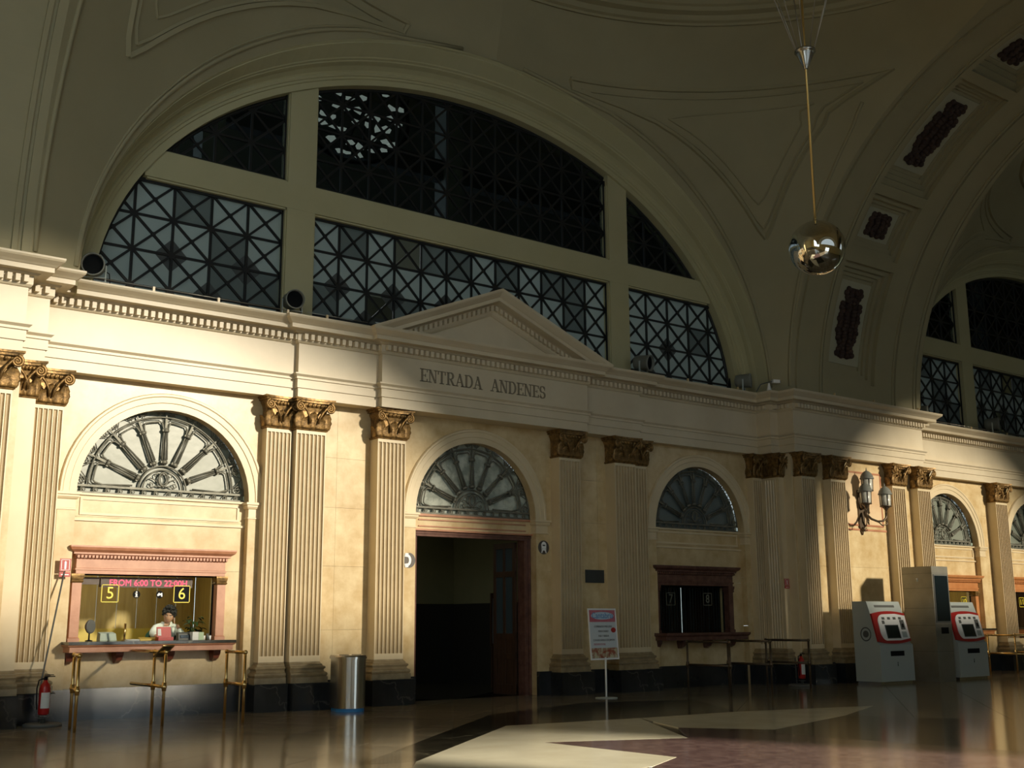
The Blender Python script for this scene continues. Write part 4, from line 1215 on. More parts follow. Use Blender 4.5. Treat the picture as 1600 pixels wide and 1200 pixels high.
# bird wire studs along the cornice
studs = [(-6.2, -.54, 'sunlit cornice stud nearest the floodlight at the left foot of the lunette'), (-5.2, -.54, 'sunlit cornice stud midway along the ledge above window 5 and 6'),
 (-4.05, -.54, 'cornice stud just before the ledge steps forward by the left mullion'), (-3.4, -.62, 'stud on the short projecting ledge beside the pediment foot'),
 (2.55, -.62, 'dim cornice stud at the right foot of the pediment'), (4.9, -.5, 'dim cornice stud between the grey floodlight and the pier floodlight'),
 (6.4, -.5, 'dim cornice stud close before the floodlight by the middle pier'), (-8.1, -.9, 'cream stud on the first step of the corner pier cornice'),
 (-7.75, -.9, 'cream stud on the second step of the corner pier cornice'), (8.6, -1.3, 'small stud on the near end of the middle pier cornice'),
 (10.0, -1.3, 'small stud in the middle of the middle pier cornice'), (11.7, -1.3, 'small stud at the far end of the middle pier cornice'),
 (13.6, -.5, 'stud on the far bay cornice beside the small floodlight'), (15.2, -.5, 'stud on the far bay cornice under the first lattice panes'),
 (16.9, -.5, 'stud on the far bay cornice beyond the mullion floodlight')]
SM = MB().cbox((0, 0, .035), (.035, .035, .07)).mesh('wire_stud', 'cream')
for x, y, lb in studs:
    o = link_mesh('wire_stud', SM, None, (x, y, CT)); setp(o, lb, 'stud', 'wire studs along the cornice edge')
for xa, xb, y, lb in ((-7.0, -3.8, -.54, 'thin tensioned wire along the sunlit cornice left of the pediment'), (-3.75, -2.65, -.62, 'thin wire along the short cornice beside the pediment'), (12.9, 19, -.5, 'thin wire along the cornice of the far bay')):
    MB().tube([(xa, y, CT+.06), (xb, y, CT+.06)], .006, 5).build('bird_wire', 'wire', label=lb, cat='wire')

# ------------------------------------------------------------------ wall lantern on the middle pier
wl = empty('wall_lantern', (9.92, -.80, 3.75), label='three-lamp grey wall lantern with scroll arms on the middle pier', cat='lantern')
b = MB(); b.box(-.10, .10, -.04, 0, -.35, .45); b.prism_xz([(-.10, -.35), (.10, -.35), (0, -.55)], -.04, 0); b.ball((0, -.07, .1), .09, 8); b.ball((0, -.06, -.42), .05, 6)
b.build('back_plate', 'bronze', wl)
def lantern(px, py, pz, tip=True):
    e = empty('lantern_head', (px, py, pz)); e.parent = wl; e.scale = (.88, .88, .95)
    MB().lathe([(.005, .62), (.012, .58), (.02, .545), (.06, .53), (.11, .49), (.15, .43), (.165, .38), (.175, .375), (.175, .35), (.15, .345)], (0, 0, -.08), 20).build('hood', 'shadeg', e)
    MB().lathe([(.135, .265), (.125, .02), (.10, 0)], (0, 0, 0), 20).build('glass', 'opal', e)
    q = MB()
    for k in range(6):
        a = 2*pi*k/6; q.tube([(.145*cos(a), .145*sin(a), .27), (.132*cos(a), .132*sin(a), .0)], .008, 4)
    q.lathe([(.14, .0), (.15, .02), (.14, .03)], (0, 0, -.02), 20); q.lathe([(.11, .0), (.06, -.05), (.03, -.09), (.012, -.13), (.02, -.15), (.001, -.17)], (0, 0, -.01), 12)
    q.build('cage', 'bronze', e)
lantern(-.03, -.25, .42); lantern(-.36, -.42, .10); lantern(.36, -.42, .08)
b = MB()
b.tube([(0, -.05, .1), (0, -.15, .05), (-.02, -.23, .12), (-.03, -.25, .27)], .024, 8)
for s in (-1, 1):
    b.tube([(0, -.10, -.05), (s*.08, -.22, -.20), (s*.17, -.32, -.26), (s*.27, -.39, -.25), (s*.35, -.42, -.17), (s*.36, -.42, -.06)], [.03, .027, .025, .024, .022, .02], 8)
    b.tube([(s*.17, -.32, -.26), (s*.24, -.38, -.35), (s*.35, -.44, -.32), (s*.34, -.43, -.24)], .014, 6)
b.build('scroll_arm', 'bronze', wl)

# ------------------------------------------------------------------ brass queue rails
def rail(x, ya, yb, label, wallend=None, mm='brass', top=.98, mid=.56, sheet=False, dx=0):
    t = empty('queue_rail', (x, (ya+yb)/2, FL), label=label, cat='queue rail', group='brass queue rails at the ticket windows')
    L = (yb-ya)/2
    T = top-FL; Mz = mid-FL
    for y in (-L, L):
        b = MB(); b.tube([(dx*(y < 0), y, 0), (dx*(y < 0), y, T)], .02, 10); b.build('post', mm, t)
        MB().ball((dx*(y < 0), y, T), .032, 8).build('joint_ball', mm, t)
        c = MB(); c.ball((dx*(y < 0), y, Mz), .038, 8); c.lathe([(.03, Mz-.055), (.03, Mz+.055)], (dx*(y < 0), y, 0), 10); c.build('clamp_ball', mm, t)
    e = wallend if wallend is not None else L
    MB().tube([(dx, -L, T), (0, e, T)], .022, 10).build('top_bar', mm, t)
    MB().tube([(dx, -L, Mz), (0, e, Mz)], .022, 10).build('middle_bar', mm, t)
    if sheet:
        s = MB(); s.loft([[(-.02, -.20, T+.07), (.09, -.20, T+.07), (.09, .14, T-.07), (-.02, .14, T-.07)], [(-.02, -.19, T+.085), (.09, -.19, T+.085), (.09, .15, T-.055), (-.02, .15, T-.055)]])
        s.build('notice_plate', 'bronze', t)
        s = MB(); s.tube([(-.03, -.205, T+.08), (.10, -.205, T+.08), (.10, .15, T-.065), (-.03, .15, T-.065)], .013, 6, closed=True); s.build('notice_frame', mm, t)
    return t
rail(-7.17, -1.75, -1.22, 'brass queue rail at the far left of ticket windows 5 and 6, posts in line', dx=-.10)
rail(-6.12, -1.60, -1.20, 'brass queue rail with a sloping notice plate and bars running back to the wall', wallend=1.05, sheet=True, top=1.0)
rail(-5.10, -1.80, -1.20, 'brass queue rail right of ticket window 6, by the paired pilasters')
rail(4.05, -2.1, -1.05, 'dark unlit queue rail under the left edge of closed windows 7 and 8', mm='bronze')  # three unlit brass rails: their shade is put into a darker metal
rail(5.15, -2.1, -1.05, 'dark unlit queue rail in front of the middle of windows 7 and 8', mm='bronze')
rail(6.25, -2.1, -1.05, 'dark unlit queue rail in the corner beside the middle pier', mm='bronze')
rail(14.2, -2.0, -1.05, 'far queue rail right of the second ticket machine', mm='brass')
rail(15.4, -2.0, -1.05, 'farthest queue rail at the edge of the frame', mm='brass')

# ------------------------------------------------------------------ extinguishers on floor stands with tall sign poles
def extinguisher_stand(x, y, sx, sy, sz0, sz1, lab, lab2):
    t = empty('extinguisher_stand', (x, y, FL), label=lab2, cat='stand')
    MB().lathe([(.24, 0), (.24, .03), (.21, .045), (.05, .05)], (0, 0, 0), 24).build('base', 'greyd', t)
    far_ = sx > 0
    MB().tube([(-.03, .07, .03), (-.03, .08, .55)]+([] if far_ else [(sx-x, sy-y+.012, sz0-FL+.1)]), .012, 8).build('pole', 'greyd', t)
    s = empty('sign_plate', (sx-x, sy-y, sz0-FL)); s.parent = t
    if far_:
        s.parent = None; s.location = (sx, sy, sz0); s.name = 'safety_sign'; setp(s, 'red and white extinguisher sign on the dark corner pilaster of the middle pier', 'sign')
    w, h = .15, sz1-sz0
    MB().box(-w/2, w/2, -.004, .004, h*.30, h).build('upper_plate', 'red', s)
    MB().box(-w/2, w/2, -.004, .004, 0, h*.26).build('lower_plate', 'red', s)
    q = MB(); q.box(-w*.36, w*.36, -.006, -.004, h*.36, h*.38).box(-w*.36, w*.36, -.006, -.004, h*.93, h*.95).box(-w*.38, -w*.33, -.006, -.004, h*.36, h*.95).box(w*.33, w*.38, -.006, -.004, h*.36, h*.95)
    q.prism_xz([(-.012, h*.42), (.012, h*.42), (.014, h*.8), (0, h*.88), (-.014, h*.8)], -.007, -.004); q.box(-w*.35, w*.35, -.006, -.004, h*.1, h*.15)
    q.build('pictogram', 'white', s)
    e = empty('fire_extinguisher', (x-.01, y-.05, FL+.15), label=lab, cat='fire extinguisher', group='fire extinguishers on floor stands')
    e.scale = (.82, .82, .82)
    MB().lathe([(.075, 0), (.085, .02), (.085, .40), (.07, .46), (.035, .50), (.03, .53)], (0, 0, 0), 20).build('cylinder', 'red', e)
    q = MB(); n = 8
    q.loft([[(.0865*sin(a), -.0865*cos(a), z) for a in [-.9+1.8*i/n for i in range(n+1)]] for z in (.10, .34)], False, False, True); q.build('instruction_label', 'paper', e)
    q = MB(); q.lathe([(.03, .53), (.03, .57), (.015, .59)], (0, 0, 0), 10); q.box(-.02, .14, -.014, .014, .575, .59).box(-.02, .12, -.012, .012, .60, .612); q.build('valve', 'blackp', e)
    MB().tube([(-.03, 0, .55), (-.10, 0, .53), (-.13, -.02, .40), (-.12, -.03, .15), (-.11, -.02, .08)], .012, 6).build('hose', 'blackp', e)
    MB().lathe([(.06, -.005), (.06, .0)], (0, 0, -.004), 12).build('foot', 'greyd', e)
    MB().lathe([(.03, .045), (.03, .10), (.07, .105), (.07, .112)], (-.01, -.05, 0), 12).build('bracket', 'greyd', t)
extinguisher_stand(-7.34, -.62, -7.05, -.12, 2.0, 2.25, 'red fire extinguisher with white label on the stand left of ticket window 5', 'low round stand with thin pole and red extinguisher sign left of ticket window 5')
extinguisher_stand(7.0, -1.25, 7.54, -.592, 2.01, 2.21, 'dim red fire extinguisher in the dark corner by the middle pier', 'low dark round stand under the extinguisher in the corner by the middle pier')

# ------------------------------------------------------------------ steel litter bin
bn = empty('litter_bin', (-3.04, -.98, FL), label='tall oval brushed steel litter bin with blue foot, between the sunlit pilasters', cat='bin')
def oval(rx, ry, n=32): return [(rx*cos(2*pi*i/n), ry*sin(2*pi*i/n)) for i in range(n)]
def half(rx, ry0, ry1, n=24):   # flat back, round front
    return [(rx*cos(pi+pi*i/n), ry0*sin(pi+pi*i/n)) for i in range(n+1)]+[(rx, ry1), (-rx, ry1)]
bn.rotation_euler = (0, 0, radians(-12))
q = MB(); q.loft([[(x, y, z) for x, y in half(.235, .24, .22)] for z in (.05, .76)], sm=False); q.build('body', 'steel', bn)
q = MB(); q.loft([[(x*s, y*s, z) for x, y in half(.25, .26, .235)] for s, z in ((1, .76), (1, .79), (.94, .815))]); q.build('lid', 'steel', bn)
for s in (-1, 1):
    MB().loft([[(s*.095+x, .0+y, z) for x, y in oval(.075, .05, 16)] for z in (.815, .822)]).build('slot', 'blackp', bn)
q = MB(); q.loft([[(x, y, z) for x, y in half(.22, .225, .2)] for z in (0, .05)]); q.build('foot_band', 'blue', bn)

# ------------------------------------------------------------------ poster on a stand
ps = empty('poster_stand', (1.75, -1.35, FL), label='framed promotional poster on a slim silver floor stand, crimson top and food photo below', cat='poster stand')
MB().tube([(0, 0, 0), (0, 0, .68)], .017, 10).build('pole', 'white', ps)
MB().lathe([(.19, 0), (.19, .012), (.03, .02)], (0, 0, 0), 28).build('base', 'grey', ps)
pf = empty('poster_frame', (0, -.0, .64), radians(8)); pf.rotation_euler = (radians(-4), 0, radians(8)); pf.parent = ps
W2, H2 = .37, .87
q = MB(); q.box(-W2, W2, 0, .02, 0, .02).box(-W2, W2, 0, .02, H2-.02, H2).box(-W2, -W2+.02, 0, .02, .02, H2-.02).box(W2-.02, W2, 0, .02, .02, H2-.02); q.build('frame_edge', 'white', pf)
MB().box(-W2+.02, W2-.02, .006, .014, .02, H2-.02).build('sheet', 'posterblue', pf)
MB().box(-W2+.03, W2-.03, .004, .006, H2-.23, H2-.03).build('crimson_band', 'posterred', pf)
MB().box(-W2+.03, W2-.03, .004, .006, .03, .20).build('food_photo', 'food', pf)
q = MB(); q.lathe([(.30, .003), (.30, .004)], (0, 0, 0), 24, 'y'); o = q.build('title_halo', mat('pale_blue_print', (.55, .70, .85), None, .4), pf, (0, 0, H2-.125)); o.scale = (1, 1, .22)
text('poster_title', 'Cantabria', .145, (0, .001, H2-.125), FRONT, 'tblue', pf, .0012)
for z, s_, mm in ((.56, 'COMBINADO PAELLERO', 'ink'), (.48, 'MENU DIARIO', 'ink'), (.40, 'PAN Y BEBIDA', 'ink'), (.33, 'CON BOCADILLO DE JAMON', 'ink')):
    text('poster_line', s_, .048, (0, .003, z), FRONT, mm, pf, .0008, sx=.9)
text('poster_line', 'PROMOCION', .05, (-.12, .003, .26), FRONT, 'posterred', pf, .0008)
q = MB(); q.lathe([(.055, .002), (.055, .005)], (0, 0, 0), 18, 'y'); o = q.build('red_seal', 'redp', pf, (.27, 0, .50)); o.scale = (1.15, 1, .8)

# ------------------------------------------------------------------ ticket machines
def machine(x, y, rz, label):
    t = empty('ticket_machine', (x, y, FL), rz, label=label, cat='ticket machine', group='red and grey ticket machines')
    Wd = .56
    side = [(.0, .06), (.62, .06), (.62, 1.66), (.30, 1.66), (.27, 1.655), (.20, 1.44), (.055, .82), (.0, .78)]
    MB().prism_yz([(y_-.0, z) for y_, z in side], -Wd, Wd).build('cabinet', 'grey', t)
    MB().prism_yz([(.05, 0), (.60, 0), (.60, .06), (.05, .06)], -Wd+.03, Wd-.03).build('plinth', 'steel', t)
    # sloping front: plane from (y=.055,z=.82) to (.20,1.44)
    ang = math.atan2(.145, .62)
    f = empty('control_front', (0, .055, .82)); f.parent = t; f.rotation_euler = (-ang, 0, 0)
    H = .637
    def outline(w, h0, h1, bulge, n=10):
        pts = []
        for i in range(n+1): u = -1+2*i/n; pts.append((w*u, h0-bulge*(1-u*u)))
        for i in range(n+1): u = 1-2*i/n; pts.append((w*u, h1+bulge*(1-u*u)))
        return pts
    MB().prism_xz(outline(Wd, .03, .60, .05), -.035, .0).build('red_surround', 'red', f)
    wp = [(-.28+.10*0, .06)]
    pts = []
    for i in range(9): a = pi*1.5-pi/2*i/8; pts.append((-.26+.16*cos(a), .24+.20*sin(a)))
    pts += [(-.42, .40)]
    for i in range(9): a = pi-pi/2*i/8; pts.append((-.22+.20*cos(a), .42+.16*sin(a)))
    pts += [(.2, .59), (Wd-.03, .55), (Wd-.03, .08), (.2, .04)]
    MB().prism_xz(pts, -.048, -.035).build('white_panel', 'white', f)
    MB().box(-.24, .22, -.052, -.048, .08, .36).build('screen_frame', 'greyd', f)
    MB().box(-.22, .20, -.055, -.052, .095, .345).build('screen', 'screen', f)
    for i in range(4): MB().box(-.28+.19*i, -.19+.19*i, -.054, -.048, .47, .52).build('pictogram_key', 'greyd', f)
    MB().box(.30, .44, -.056, -.048, .26, .46).build('card_reader', 'greyd', f); MB().box(.34, .40, -.062, -.056, .30, .38).build('slot', 'blackp', f)
    MB().box(-.30, -.22, -.054, -.048, .38, .45).build('coin_slot', 'greyd', f)
    MB().box(.29, .45, -.050, -.048, .10, .22).build('keypad', 'grey', f)
    # top slot on the upper slope, tray, lock
    tp = empty('top_front', (0, .20, 1.44)); tp.parent = t; tp.rotation_euler = (-math.atan2(.07, .215), 0, 0)
    MB().box(-.34, .34, -.004, .02, .10, .15).build('speaker_grille', 'greyd', tp)
    MB().box(-.22, .24, -.006, .03, .56, .66).build('ticket_tray', 'blackp', t)
    MB().lathe([(.010, -.008), (.010, 0)], (0, 0, .43), 8, 'y').build('lock', 'blackp', t); MB().box(-.006, .006, -.006, 0, .36, .41).build('key_slot', 'blackp', t)
    for s in (-1, 1):
        q = MB()
        q.tube([(s*(Wd+.001), .32+.12*cos(a), 1.0+.13*sin(a)) for a in [2*pi*i/24 for i in range(24)]], .012, 5, closed=True); q.build('side_emblem_ring', 'greyd', t)
        MB().lathe([(.07, -.003), (.07, .003)], (s*Wd, .32, 1.0), 16, 'x').build('side_emblem', 'greyd', t)
machine(9.02, -2.12, 0, 'red, white and grey ticket machine nearer the wall lantern')
machine(11.80, -2.12, 0, 'second red and grey ticket machine, right of the tall steel column')
tw = empty('information_column', (10.55, -2.25, FL), label='tall steel information column with dark vertical screen between the two ticket machines', cat='kiosk')
MB().box(-.30, .30, 0, .72, 0, 2.40).build('body', 'towerm', tw)
for z in (.62, 1.16, 1.52, 1.94, 2.25):
    MB().box(-.303, .303, -.003, .723, z, z+.006).build('panel_joint', 'greyd', tw)
q = MB(); q.box(-.26, .27, -.012, 0, 1.22, 2.23); q.build('screen_bezel', 'greyd', tw)
MB().box(-.235, .245, -.016, -.012, 1.25, 2.20).build('screen', 'screen', tw)
MB().box(-.10, .16, -.008, .0, .99, 1.12).build('ticket_slot', 'blackp', tw)
MB().lathe([(.02, -.312), (.02, -.30)], (0, .36, 2.14), 10, 'x').build('lock', 'white', tw)
MB().box(-.304, -.30, .34, .38, 2.08, 2.16).build('lock_plate', 'grey', tw)

# ------------------------------------------------------------------ round signs and plaque on the wall
def round_sign(x, z, label, kind):
    t = empty('round_sign', (x, -.03, z), label=label, cat='sign')
    MB().lathe([(.125, 0), (.125, .012)], (0, -.0, 0), 32, 'y').build('disc', mat('brown_grey_sign', (.075, .065, .058), None, .4) if 'brown_grey_sign' not in MATS else MATS['brown_grey_sign'], t)
    q = MB()
    if kind == 'tel':
        pts = [(-.03+.075*cos(a)*.9, .085*sin(a)) for a in [-1.15+2.3*i/12 for i in range(13)]]
        inner = [(-.05+.055*cos(a)*.9, .06*sin(a)) for a in [1.0-2.0*i/12 for i in range(13)]]
        q.prism_xz(pts+[(-.04, .085), (-.045, .055)]+inner+[(-.045, -.055), (-.04, -.085)], -.003, 0)
        for s_ in (-1, 1): q.loft([[(-.03-.045, y_, s_*.052), (-.03+.015, y_, s_*.045), (-.03+.02, y_, s_*.10), (-.03-.035, y_, s_*.105)] for y_ in (-.004, 0)])
    else:
        q.prism_xz([(-.045, -.05), (-.05, .05), (-.035, .075), (-.01, .09), (.01, .09), (.035, .075), (.05, .05), (.045, -.05)], -.003, 0)
        q.prism_xz([(-.045, -.05), (-.02, -.05), (-.035, -.09), (-.055, -.09)], -.003, 0); q.prism_xz([(.02, -.05), (.045, -.05), (.055, -.09), (.035, -.09)], -.003, 0)
    o = q.build('pictogram', 'white', t); o.scale = (1.15, 1, 1.15)
    if kind != 'tel':
        MB().box(-.03, .03, -.005, -.003, .025, .05).build('train_window', 'ink', t)
        for s in (-1, 1): MB().lathe([(.006, -.005), (.006, -.003)], (s*.028, 0, -.025), 8, 'y').build('train_lamp', 'ink', t)
round_sign(-1.43, 2.38, 'round sign with white telephone receiver, left of the open doorway', 'tel')
round_sign(1.47, 2.69, 'round sign with white train front, right of the open doorway', 'train')
MB().box(-.23, .23, -.02, 0, -.12, .12).build('wall_plaque', 'plaque', None, (2.71, 0, 2.19), label='plain dark slate plaque on the wall above the poster stand', cat='plaque')

# ------------------------------------------------------------------ counter things at windows 5 and 6
CTZ = 1.127
def onc(name, x, y, lab, cat, rz=0): return empty(name, (x, y, CTZ), rz, label=lab, cat=cat)
t = onc('desk_fan', -6.62, .02, 'small dark round-headed microphone speaker on a stalk at the left end of the counter', 'speaker', radians(20))
t.name = 'counter_speaker'
MB().lathe([(.05, 0), (.05, .012), (.012, .02), (.010, .14)], (0, 0, 0), 14).build('stalk', 'blackp', t)
q = MB(); q.loft([[(x, y_, z+.20) for x, z in oval(rx, rz_, 20)] for y_, rx, rz_ in ((.05, .045, .06), (.0, .075, .095), (-.03, .075, .095), (-.04, .06, .08))]); q.build('head', 'greyd', t)
t = onc('brass_pole', -6.13, .0, 'thin upright metal rod on the counter left of the papers', 'rod')
MB().tube([(0, 0, .004), (0, 0, .24)], .016, 10).build('rod', 'brass', t); MB().lathe([(.04, 0), (.04, .008)], (0, 0, 0), 12).build('foot', 'brass', t)
def sheets(x, y, lab, n=5, mm='paper'):
    t = onc('paper_pile', x, y, lab, 'papers')
    for k in range(n):
        o = MB().box(-.10, .10, -.07, .07, .004*k, .004*k+.003).build('sheet', mm, t, (R.uniform(-.02, .02), R.uniform(-.02, .02), 0), (0, 0, R.uniform(-.5, .5)))
sheets(-6.02, .0, 'loose pile of white papers on the counter left of the clerk')
q = onc('till_tray', -5.72, .05, 'flat brown till tray on the counter before the clerk', 'tray')
MB().loft([[(-.19, -.07, 0), (.19, -.07, 0), (.19, .07, 0), (-.19, .07, 0)], [(-.19, -.07, .02), (.19, -.07, .02), (.17, .07, .045), (-.17, .07, .045)]]).build('tray', 'woodb', q)
rb = onc('leaflet_rack', -5.59, -.12, 'red leaflet rack with a white card on the counter in front of the clerk', 'rack')
MB().loft([[(-.13, -.05, 0), (.13, -.05, 0), (.13, .08, 0), (-.13, .08, 0)], [(-.13, -.05, .05), (.13, -.05, .05), (.13, .08, .05), (-.13, .08, .05)]]).build('tray', 'redp', rb)
MB().loft([[(-.125, .03, .05), (.125, .03, .05), (.125, .05, .05), (-.125, .05, .05)], [(-.115, .07, .20), (.125, .07, .20), (.125, .09, .20), (-.115, .09, .20)]]).build('back_board', 'redp', rb)
MB().loft([[(-.11, .026, .07), (-.05, .026, .07), (-.05, .03, .07), (-.11, .03, .07)], [(-.105, .055, .17), (-.05, .055, .17), (-.05, .06, .17), (-.105, .06, .17)]]).build('card', 'paper', rb)
t = onc('card_terminal', -5.24, .06, 'grey boxed terminal on the counter right of the clerk', 'terminal')
MB().loft([[(-.10, -.06, 0), (.10, -.06, 0), (.10, .06, 0), (-.10, .06, 0)], [(-.09, -.03, .09), (.09, -.03, .09), (.09, .06, .11), (-.09, .06, .11)]]).build('housing', 'greyd', t)
MB().box(-.07, .07, -.065, -.06, .03, .07).build('screen', 'screen', t)
t = onc('tissue_box', -5.07, -.02, 'pale green and white box on the counter near the plant', 'box')
MB().box(-.09, .0, -.06, .06, 0, .115).build('box_side', 'paper', t); MB().box(0.002, .08, -.06, .06, 0, .11).build('box_front', mat('pale_green_card', (.40, .52, .35), None, .6), t)
for i, (dx, mm) in enumerate(((0, 'white'), (.05, 'greyd'), (.09, 'white'))):
    t = onc('cup', -4.96+dx, -.02, ['white paper cup left of the pen holder', 'slim grey pen holder between two cups', 'small white cup at the right end of the counter'][i], 'cup')
    MB().lathe([(.016, 0), (.02, .06+.03*(i == 1)), (.018, .06+.03*(i == 1)), (.014, .005)], (0, 0, 0), 12).build('wall', mm, t)
pt = onc('potted_plant', -4.96, .42, 'dark leafy pot plant at the right end of the ticket counter', 'plant')
MB().lathe([(.05, 0), (.065, .10), (.07, .11), (.06, .11), (.055, .09)], (0, 0, 0), 14).build('pot', 'woodd', pt)
lm = MB(); lm.loft([[(-.004, 0, 0), (.004, 0, 0)], [(-.022, .03, .01), (.022, .03, .01)], [(-.02, .07, 0), (.02, .07, 0)], [(-.002, .11, -.03), (.002, .11, -.03)]], False, False, True)
LM = lm.mesh('leaf', 'leafg')
for k in range(34):
    a = R.uniform(0, 2*pi); h_ = R.uniform(.12, .34); rr = R.uniform(.02, .14)
    link_mesh('leaf', LM, pt, (rr*cos(a), rr*sin(a)*.6, h_), (R.uniform(-.5, .5), R.uniform(-.3, .3), a-pi/2))
q = MB()
for k in range(6):
    a = k*1.05; q.tube([(0, 0, .08), (.04*cos(a), .03*sin(a), .2), (.12*cos(a), .08*sin(a), .30)], .004, 4)
q.build('stem', 'leafg', pt)
rb.scale = (.85, 1, .95)
# monitor behind the clerk at left
t = onc('cash_register', -6.25, .40, 'low grey office machine behind the glass on the left of window 5', 'machine')
MB().loft([[(-.12, -.08, 0), (.12, -.08, 0), (.12, .08, 0), (-.12, .08, 0)], [(-.11, -.05, .10), (.11, -.05, .10), (.11, .08, .12), (-.11, .08, .12)]]).build('housing', 'grey', t)

# ------------------------------------------------------------------ the clerk
def skin_obj(name, verts, edges, radii, m, parent, sub=2):
    me = bpy.data.meshes.new(name); me.from_pydata(verts, edges, [])
    o = bpy.data.objects.new(name, me); COL.objects.link(o); o.parent = parent
    sk = o.modifiers.new('skin', 'SKIN')
    sk.use_smooth_shade = True
    o.modifiers.new('sub', 'SUBSURF').levels = sub; o.modifiers['sub'].render_levels = sub
    for i, r in enumerate(radii):
        v = me.skin_vertices[0].data[i]; v.radius = r if isinstance(r, tuple) else (r, r); v.use_root = (i == 0)
    me.materials.append(M[m])
    return o
ck = empty('person', (-5.20, .95, .79), label='ticket clerk in white shirt leaning cheek on hand behind the counter of window 6', cat='person')
# local z: seat at 0, counter top at about .58
V = [(0, .04, 0), (0, .03, .16), (0, 0, .34), (0, -.04, .50), (-.005, -.06, .575), (-.01, -.075, .62),
     (.15, -.04, .49), (.22, -.14, .36), (.17, -.36, .60-.0), (.10, -.22, .66), (.07, -.19, .70),
     (-.15, -.04, .49), (-.24, -.10, .32), (-.26, -.34, .61-.0), (-.30, -.50, .61)]
V[4] = (-.005, -.085, .56); V[5] = (-.01, -.14, .60); V[7] = (.19, -.20, .405); V[8] = (.15, -.36, .39); V[9] = (.105, -.30, .50); V[10] = (.09, -.27, .56); V[12] = (-.23, -.14, .42); V[13] = (-.25, -.36, .385); V[14] = (-.27, -.46, .375)
E_ = [(0, 1), (1, 2), (2, 3), (3, 4), (4, 5), (3, 6), (6, 7), (7, 8), (8, 9), (9, 10), (3, 11), (11, 12), (12, 13), (13, 14)]
Rr = [(.15, .11), (.14, .10), (.15, .10), (.12, .08), (.055, .055), (.05, .05), .06, .05, .036, .026, .028, .06, .048, .036, .028]
def hand(base, d, curl, side):
    # palm end point then five finger chains
    vs, es, rs = [], [], []
    d = Vector(d).normalized(); base = Vector(base); sdv = Vector(side).normalized(); nrm = d.cross(sdv)
    for k in range(5):
        if k < 4:
            root = base+sdv*(-.030+.020*k); L = (.068, .078, .072, .056)[k]; dirs = d
            p = [root-d*.03, root, root+dirs*L*.45+nrm*curl*.2*L, root+dirs*L*.8+nrm*curl*.7*L, root+dirs*L*.95+nrm*curl*1.1*L]
        else:
            root = base-d*.045-sdv*.028; dirs = (d-sdv*.8).normalized()
            p = [root, root+dirs*.03, root+dirs*.055]
        b = len(vs)
        vs += [tuple(q) for q in p]; rs += [.0095, .0095, .0085, .008, .007][:len(p)]
        es += [(b+i, b+i+1) for i in range(len(p)-1)]
    return vs, es, rs
body = skin_obj('body', V, E_, Rr, 'skin', ck)
for nm, hb in (('hand', hand((.078, -.265, .60), (-.12, .10, 1), .25, (.9, -.5, .1))), ('hand', hand((-.28, -.52, .372), (-.3, -1, -.08), .3, (1, -.3, 0)))):
    vs, es, rs = hb
    skin_obj(nm, vs, es, rs, 'skin', ck, 1)
sv = [V[i] for i in (0, 1, 2, 3, 4, 6, 7, 8, 9, 11, 12, 13)]
se = [(0, 1), (1, 2), (2, 3), (3, 4), (3, 5), (5, 6), (6, 7), (7, 8), (3, 9), (9, 10), (10, 11)]
skin_obj('shirt', sv, se, [(.165, .125), (.155, .115), (.165, .115), (.135, .095), (.062, .06), .078, .068, .052, .042, .078, .064, .047], 'shirt', ck)
q = MB()
for s in (-1, 1): q.loft([[(s*.01, -.12, .52), (s*.075, -.105, .55), (s*.07, -.07, .60), (s*.03, -.10, .585)], [(s*.01, -.135, .52), (s*.085, -.12, .545), (s*.08, -.075, .605), (s*.03, -.115, .59)]])
q.build('collar', 'shirt', ck)
# head: leaning forward and down, turned towards the supporting hand
hd = empty('head', (-.005, -.165, .69)); hd.parent = ck; hd.rotation_euler = (radians(20), radians(10), radians(-22))
rings = []
N = 16
for i in range(N+1):
    a = -pi/2+pi*i/N; z = .125*sin(a); r = cos(a)
    ring = []
    for k in range(20):
        th = 2*pi*k/20; x = .078*r*cos(th); y = .096*r*sin(th)
        if z < 0: x *= 1-.28*(-z/.125)**1.5; y = y*(1-.15*(-z/.125))-.010*(-z/.125)
        fr_ = max(0, -sin(th))
        if -.035 < z < .03 and fr_ > .93: y -= .018*(1-abs(z+.012)/.04)     # nose
        if .0 < z < .045 and .6 < fr_ < .93: y += .006                       # eye sockets
        if fr_ > .8 and -.07 < z < -.045: y -= .006                          # lips
        ring.append((x, y, z))
    rings.append(ring)
MB().loft(rings, True, True, True).build('face', 'skin', hd)
for s in (-1, 1):
    MB().ball((s*.03, -.083, .018), .011, 6, (1.2, .6, .8)).build('eye', 'white', hd)
    MB().ball((s*.03, -.090, .017), .005, 5).build('pupil', 'blackp', hd)
    MB().box(s*.03-.018, s*.03+.018, -.094, -.086, .036, .042).build('eyebrow', 'hair', hd)
    MB().ball((s*.079, .005, .0), .022, 6, (.4, .7, 1.2)).build('ear', 'skin', hd)
MB().ball((0, -.086, -.058), .022, 6, (1, .35, .3)).build('mouth', mat('lips', (.40, .13, .11), None, .5), hd)
hb = MB()
for k in range(150):
    a = R.uniform(0, 2*pi); e = R.uniform(-.25, 1.5)
    x, y, z = .088*cos(e)*cos(a), .10*cos(e)*sin(a)+.012, .10*sin(e)+.035
    if y < -.06 and z < .07: continue
    hb.ball((x*1.04, y*1.04, z*1.1), R.uniform(.014, .027), 5)
hb.ball((0, .015, .045), .095, 8, (1, 1.05, .95))
hb.build('hair', 'hair', hd)
cd = MB()   # dark green cardigan draped over the shoulders and chair back
n = 12
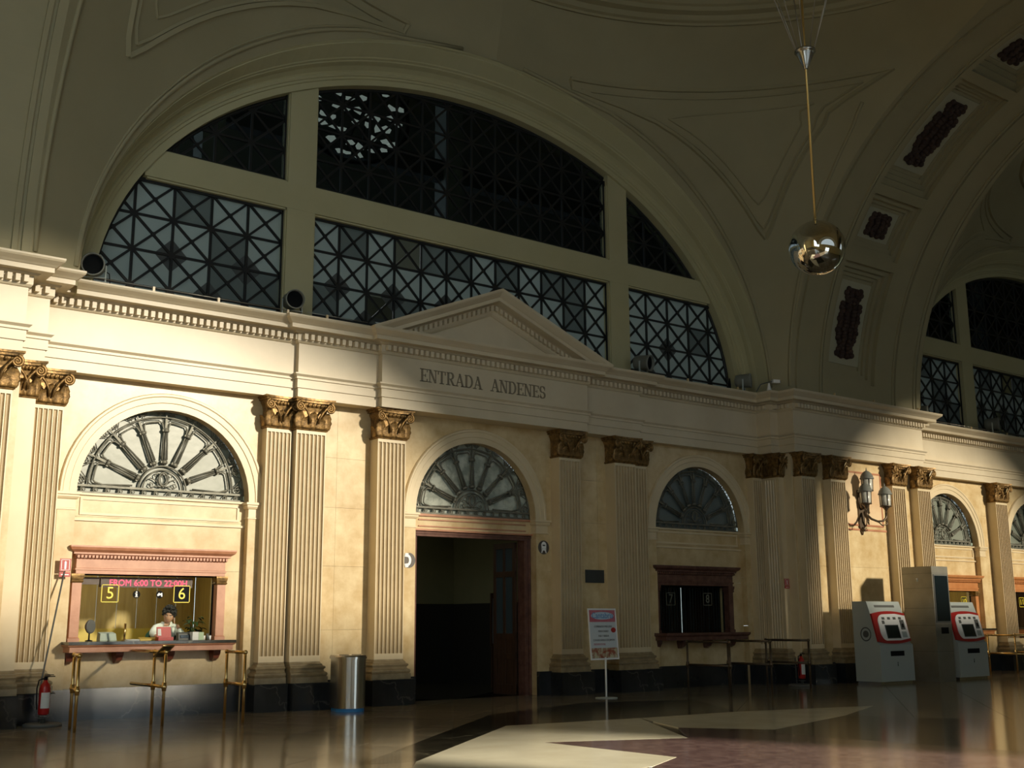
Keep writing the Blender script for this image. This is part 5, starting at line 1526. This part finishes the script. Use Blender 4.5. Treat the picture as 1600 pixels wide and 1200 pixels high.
cd.loft([[(x0+.34*cos(a)*w_, y0+.16*sin(a)*w_+.05, z) for a in [(-.15)*pi+1.3*pi*i/n for i in range(n+1)]] for x0, y0, w_, z in ((0, 0, .95, .0), (.01, 0, .95, .25), (.02, -.02, .85, .42), (.02, -.02, .55, .53), (.0, -.02, .3, .57))], False, False, True)
cd.build('cardigan', 'green', ck)
ch = empty('office_chair', (-5.28, .95, FL), label='dark green office chair behind the clerk, mostly hidden', cat='chair')
MB().cbox((0, 0, .42), (.46, .44, .07)).build('seat', 'green', ch)
q = MB(); q.loft([[(x, y+.20, z) for x, y in ((-w_, 0), (w_, 0), (w_, .05), (-w_, .05))] for w_, z in ((.18, .55), (.24, .62), (.26, .85), (.24, 1.0), (.16, 1.06))]); q.build('backrest', 'green', ch)
MB().tube([(0, 0, .06), (0, 0, .40)], .03, 10).build('column', 'blackp', ch); MB().box(-.02, .02, .18, .22, .40, .6).build('back_bar', 'blackp', ch)
for k in range(5):
    a = 2*pi*k/5; MB().tube([(0, 0, .09), (.26*cos(a), .26*sin(a), .05), (.27*cos(a), .27*sin(a), .01)], .018, 6).build('leg', 'blackp', ch)

# made-up glowing shards and bars standing for a bright patch behind the lunette
glow = empty('lunette_glow', (-.30, 4.15, 12.2), label='cluster of added glowing shards high behind the central lunette', cat='bright patch')
glow.rotation_euler = (radians(25), 0, 0)
skm = mat('glowing_shard', (.5, .5, .45), None, .5, emit=(.75, .78, .62), es=1.6)
rq = random.Random(11)
for i in range(9):
    for j in range(7):
        x = -1.05+i*.26; z = -.8+j*.24
        if (x/1.2)**2+(z/.85)**2 > 1.05 or rq.random() < .33: continue
        cx_, cz_ = x+rq.uniform(-.05, .05), z+rq.uniform(-.05, .05); n = 5; a0 = rq.uniform(0, 6)
        pts = [(cx_+rq.uniform(.05, .13)*cos(a0+2*pi*k/n)*1.25, cz_+rq.uniform(.03, .10)*sin(a0+2*pi*k/n)) for k in range(n)]
        MB().prism_xz(pts, -.01, .01).build('pane', skm, glow)
q = MB(); q.tube([(1.3*cos(a), .03, .95*sin(a)) for a in [2*pi*i/30 for i in range(30)]], .05, 5, closed=True)
for k in range(7): q.tube([(-1.3+.4*k, .03, -.6), (-1.2+.4*k+rq.uniform(-.3, .3), .03, .7)], .02, 4)
q.build('ironwork', 'black', glow)
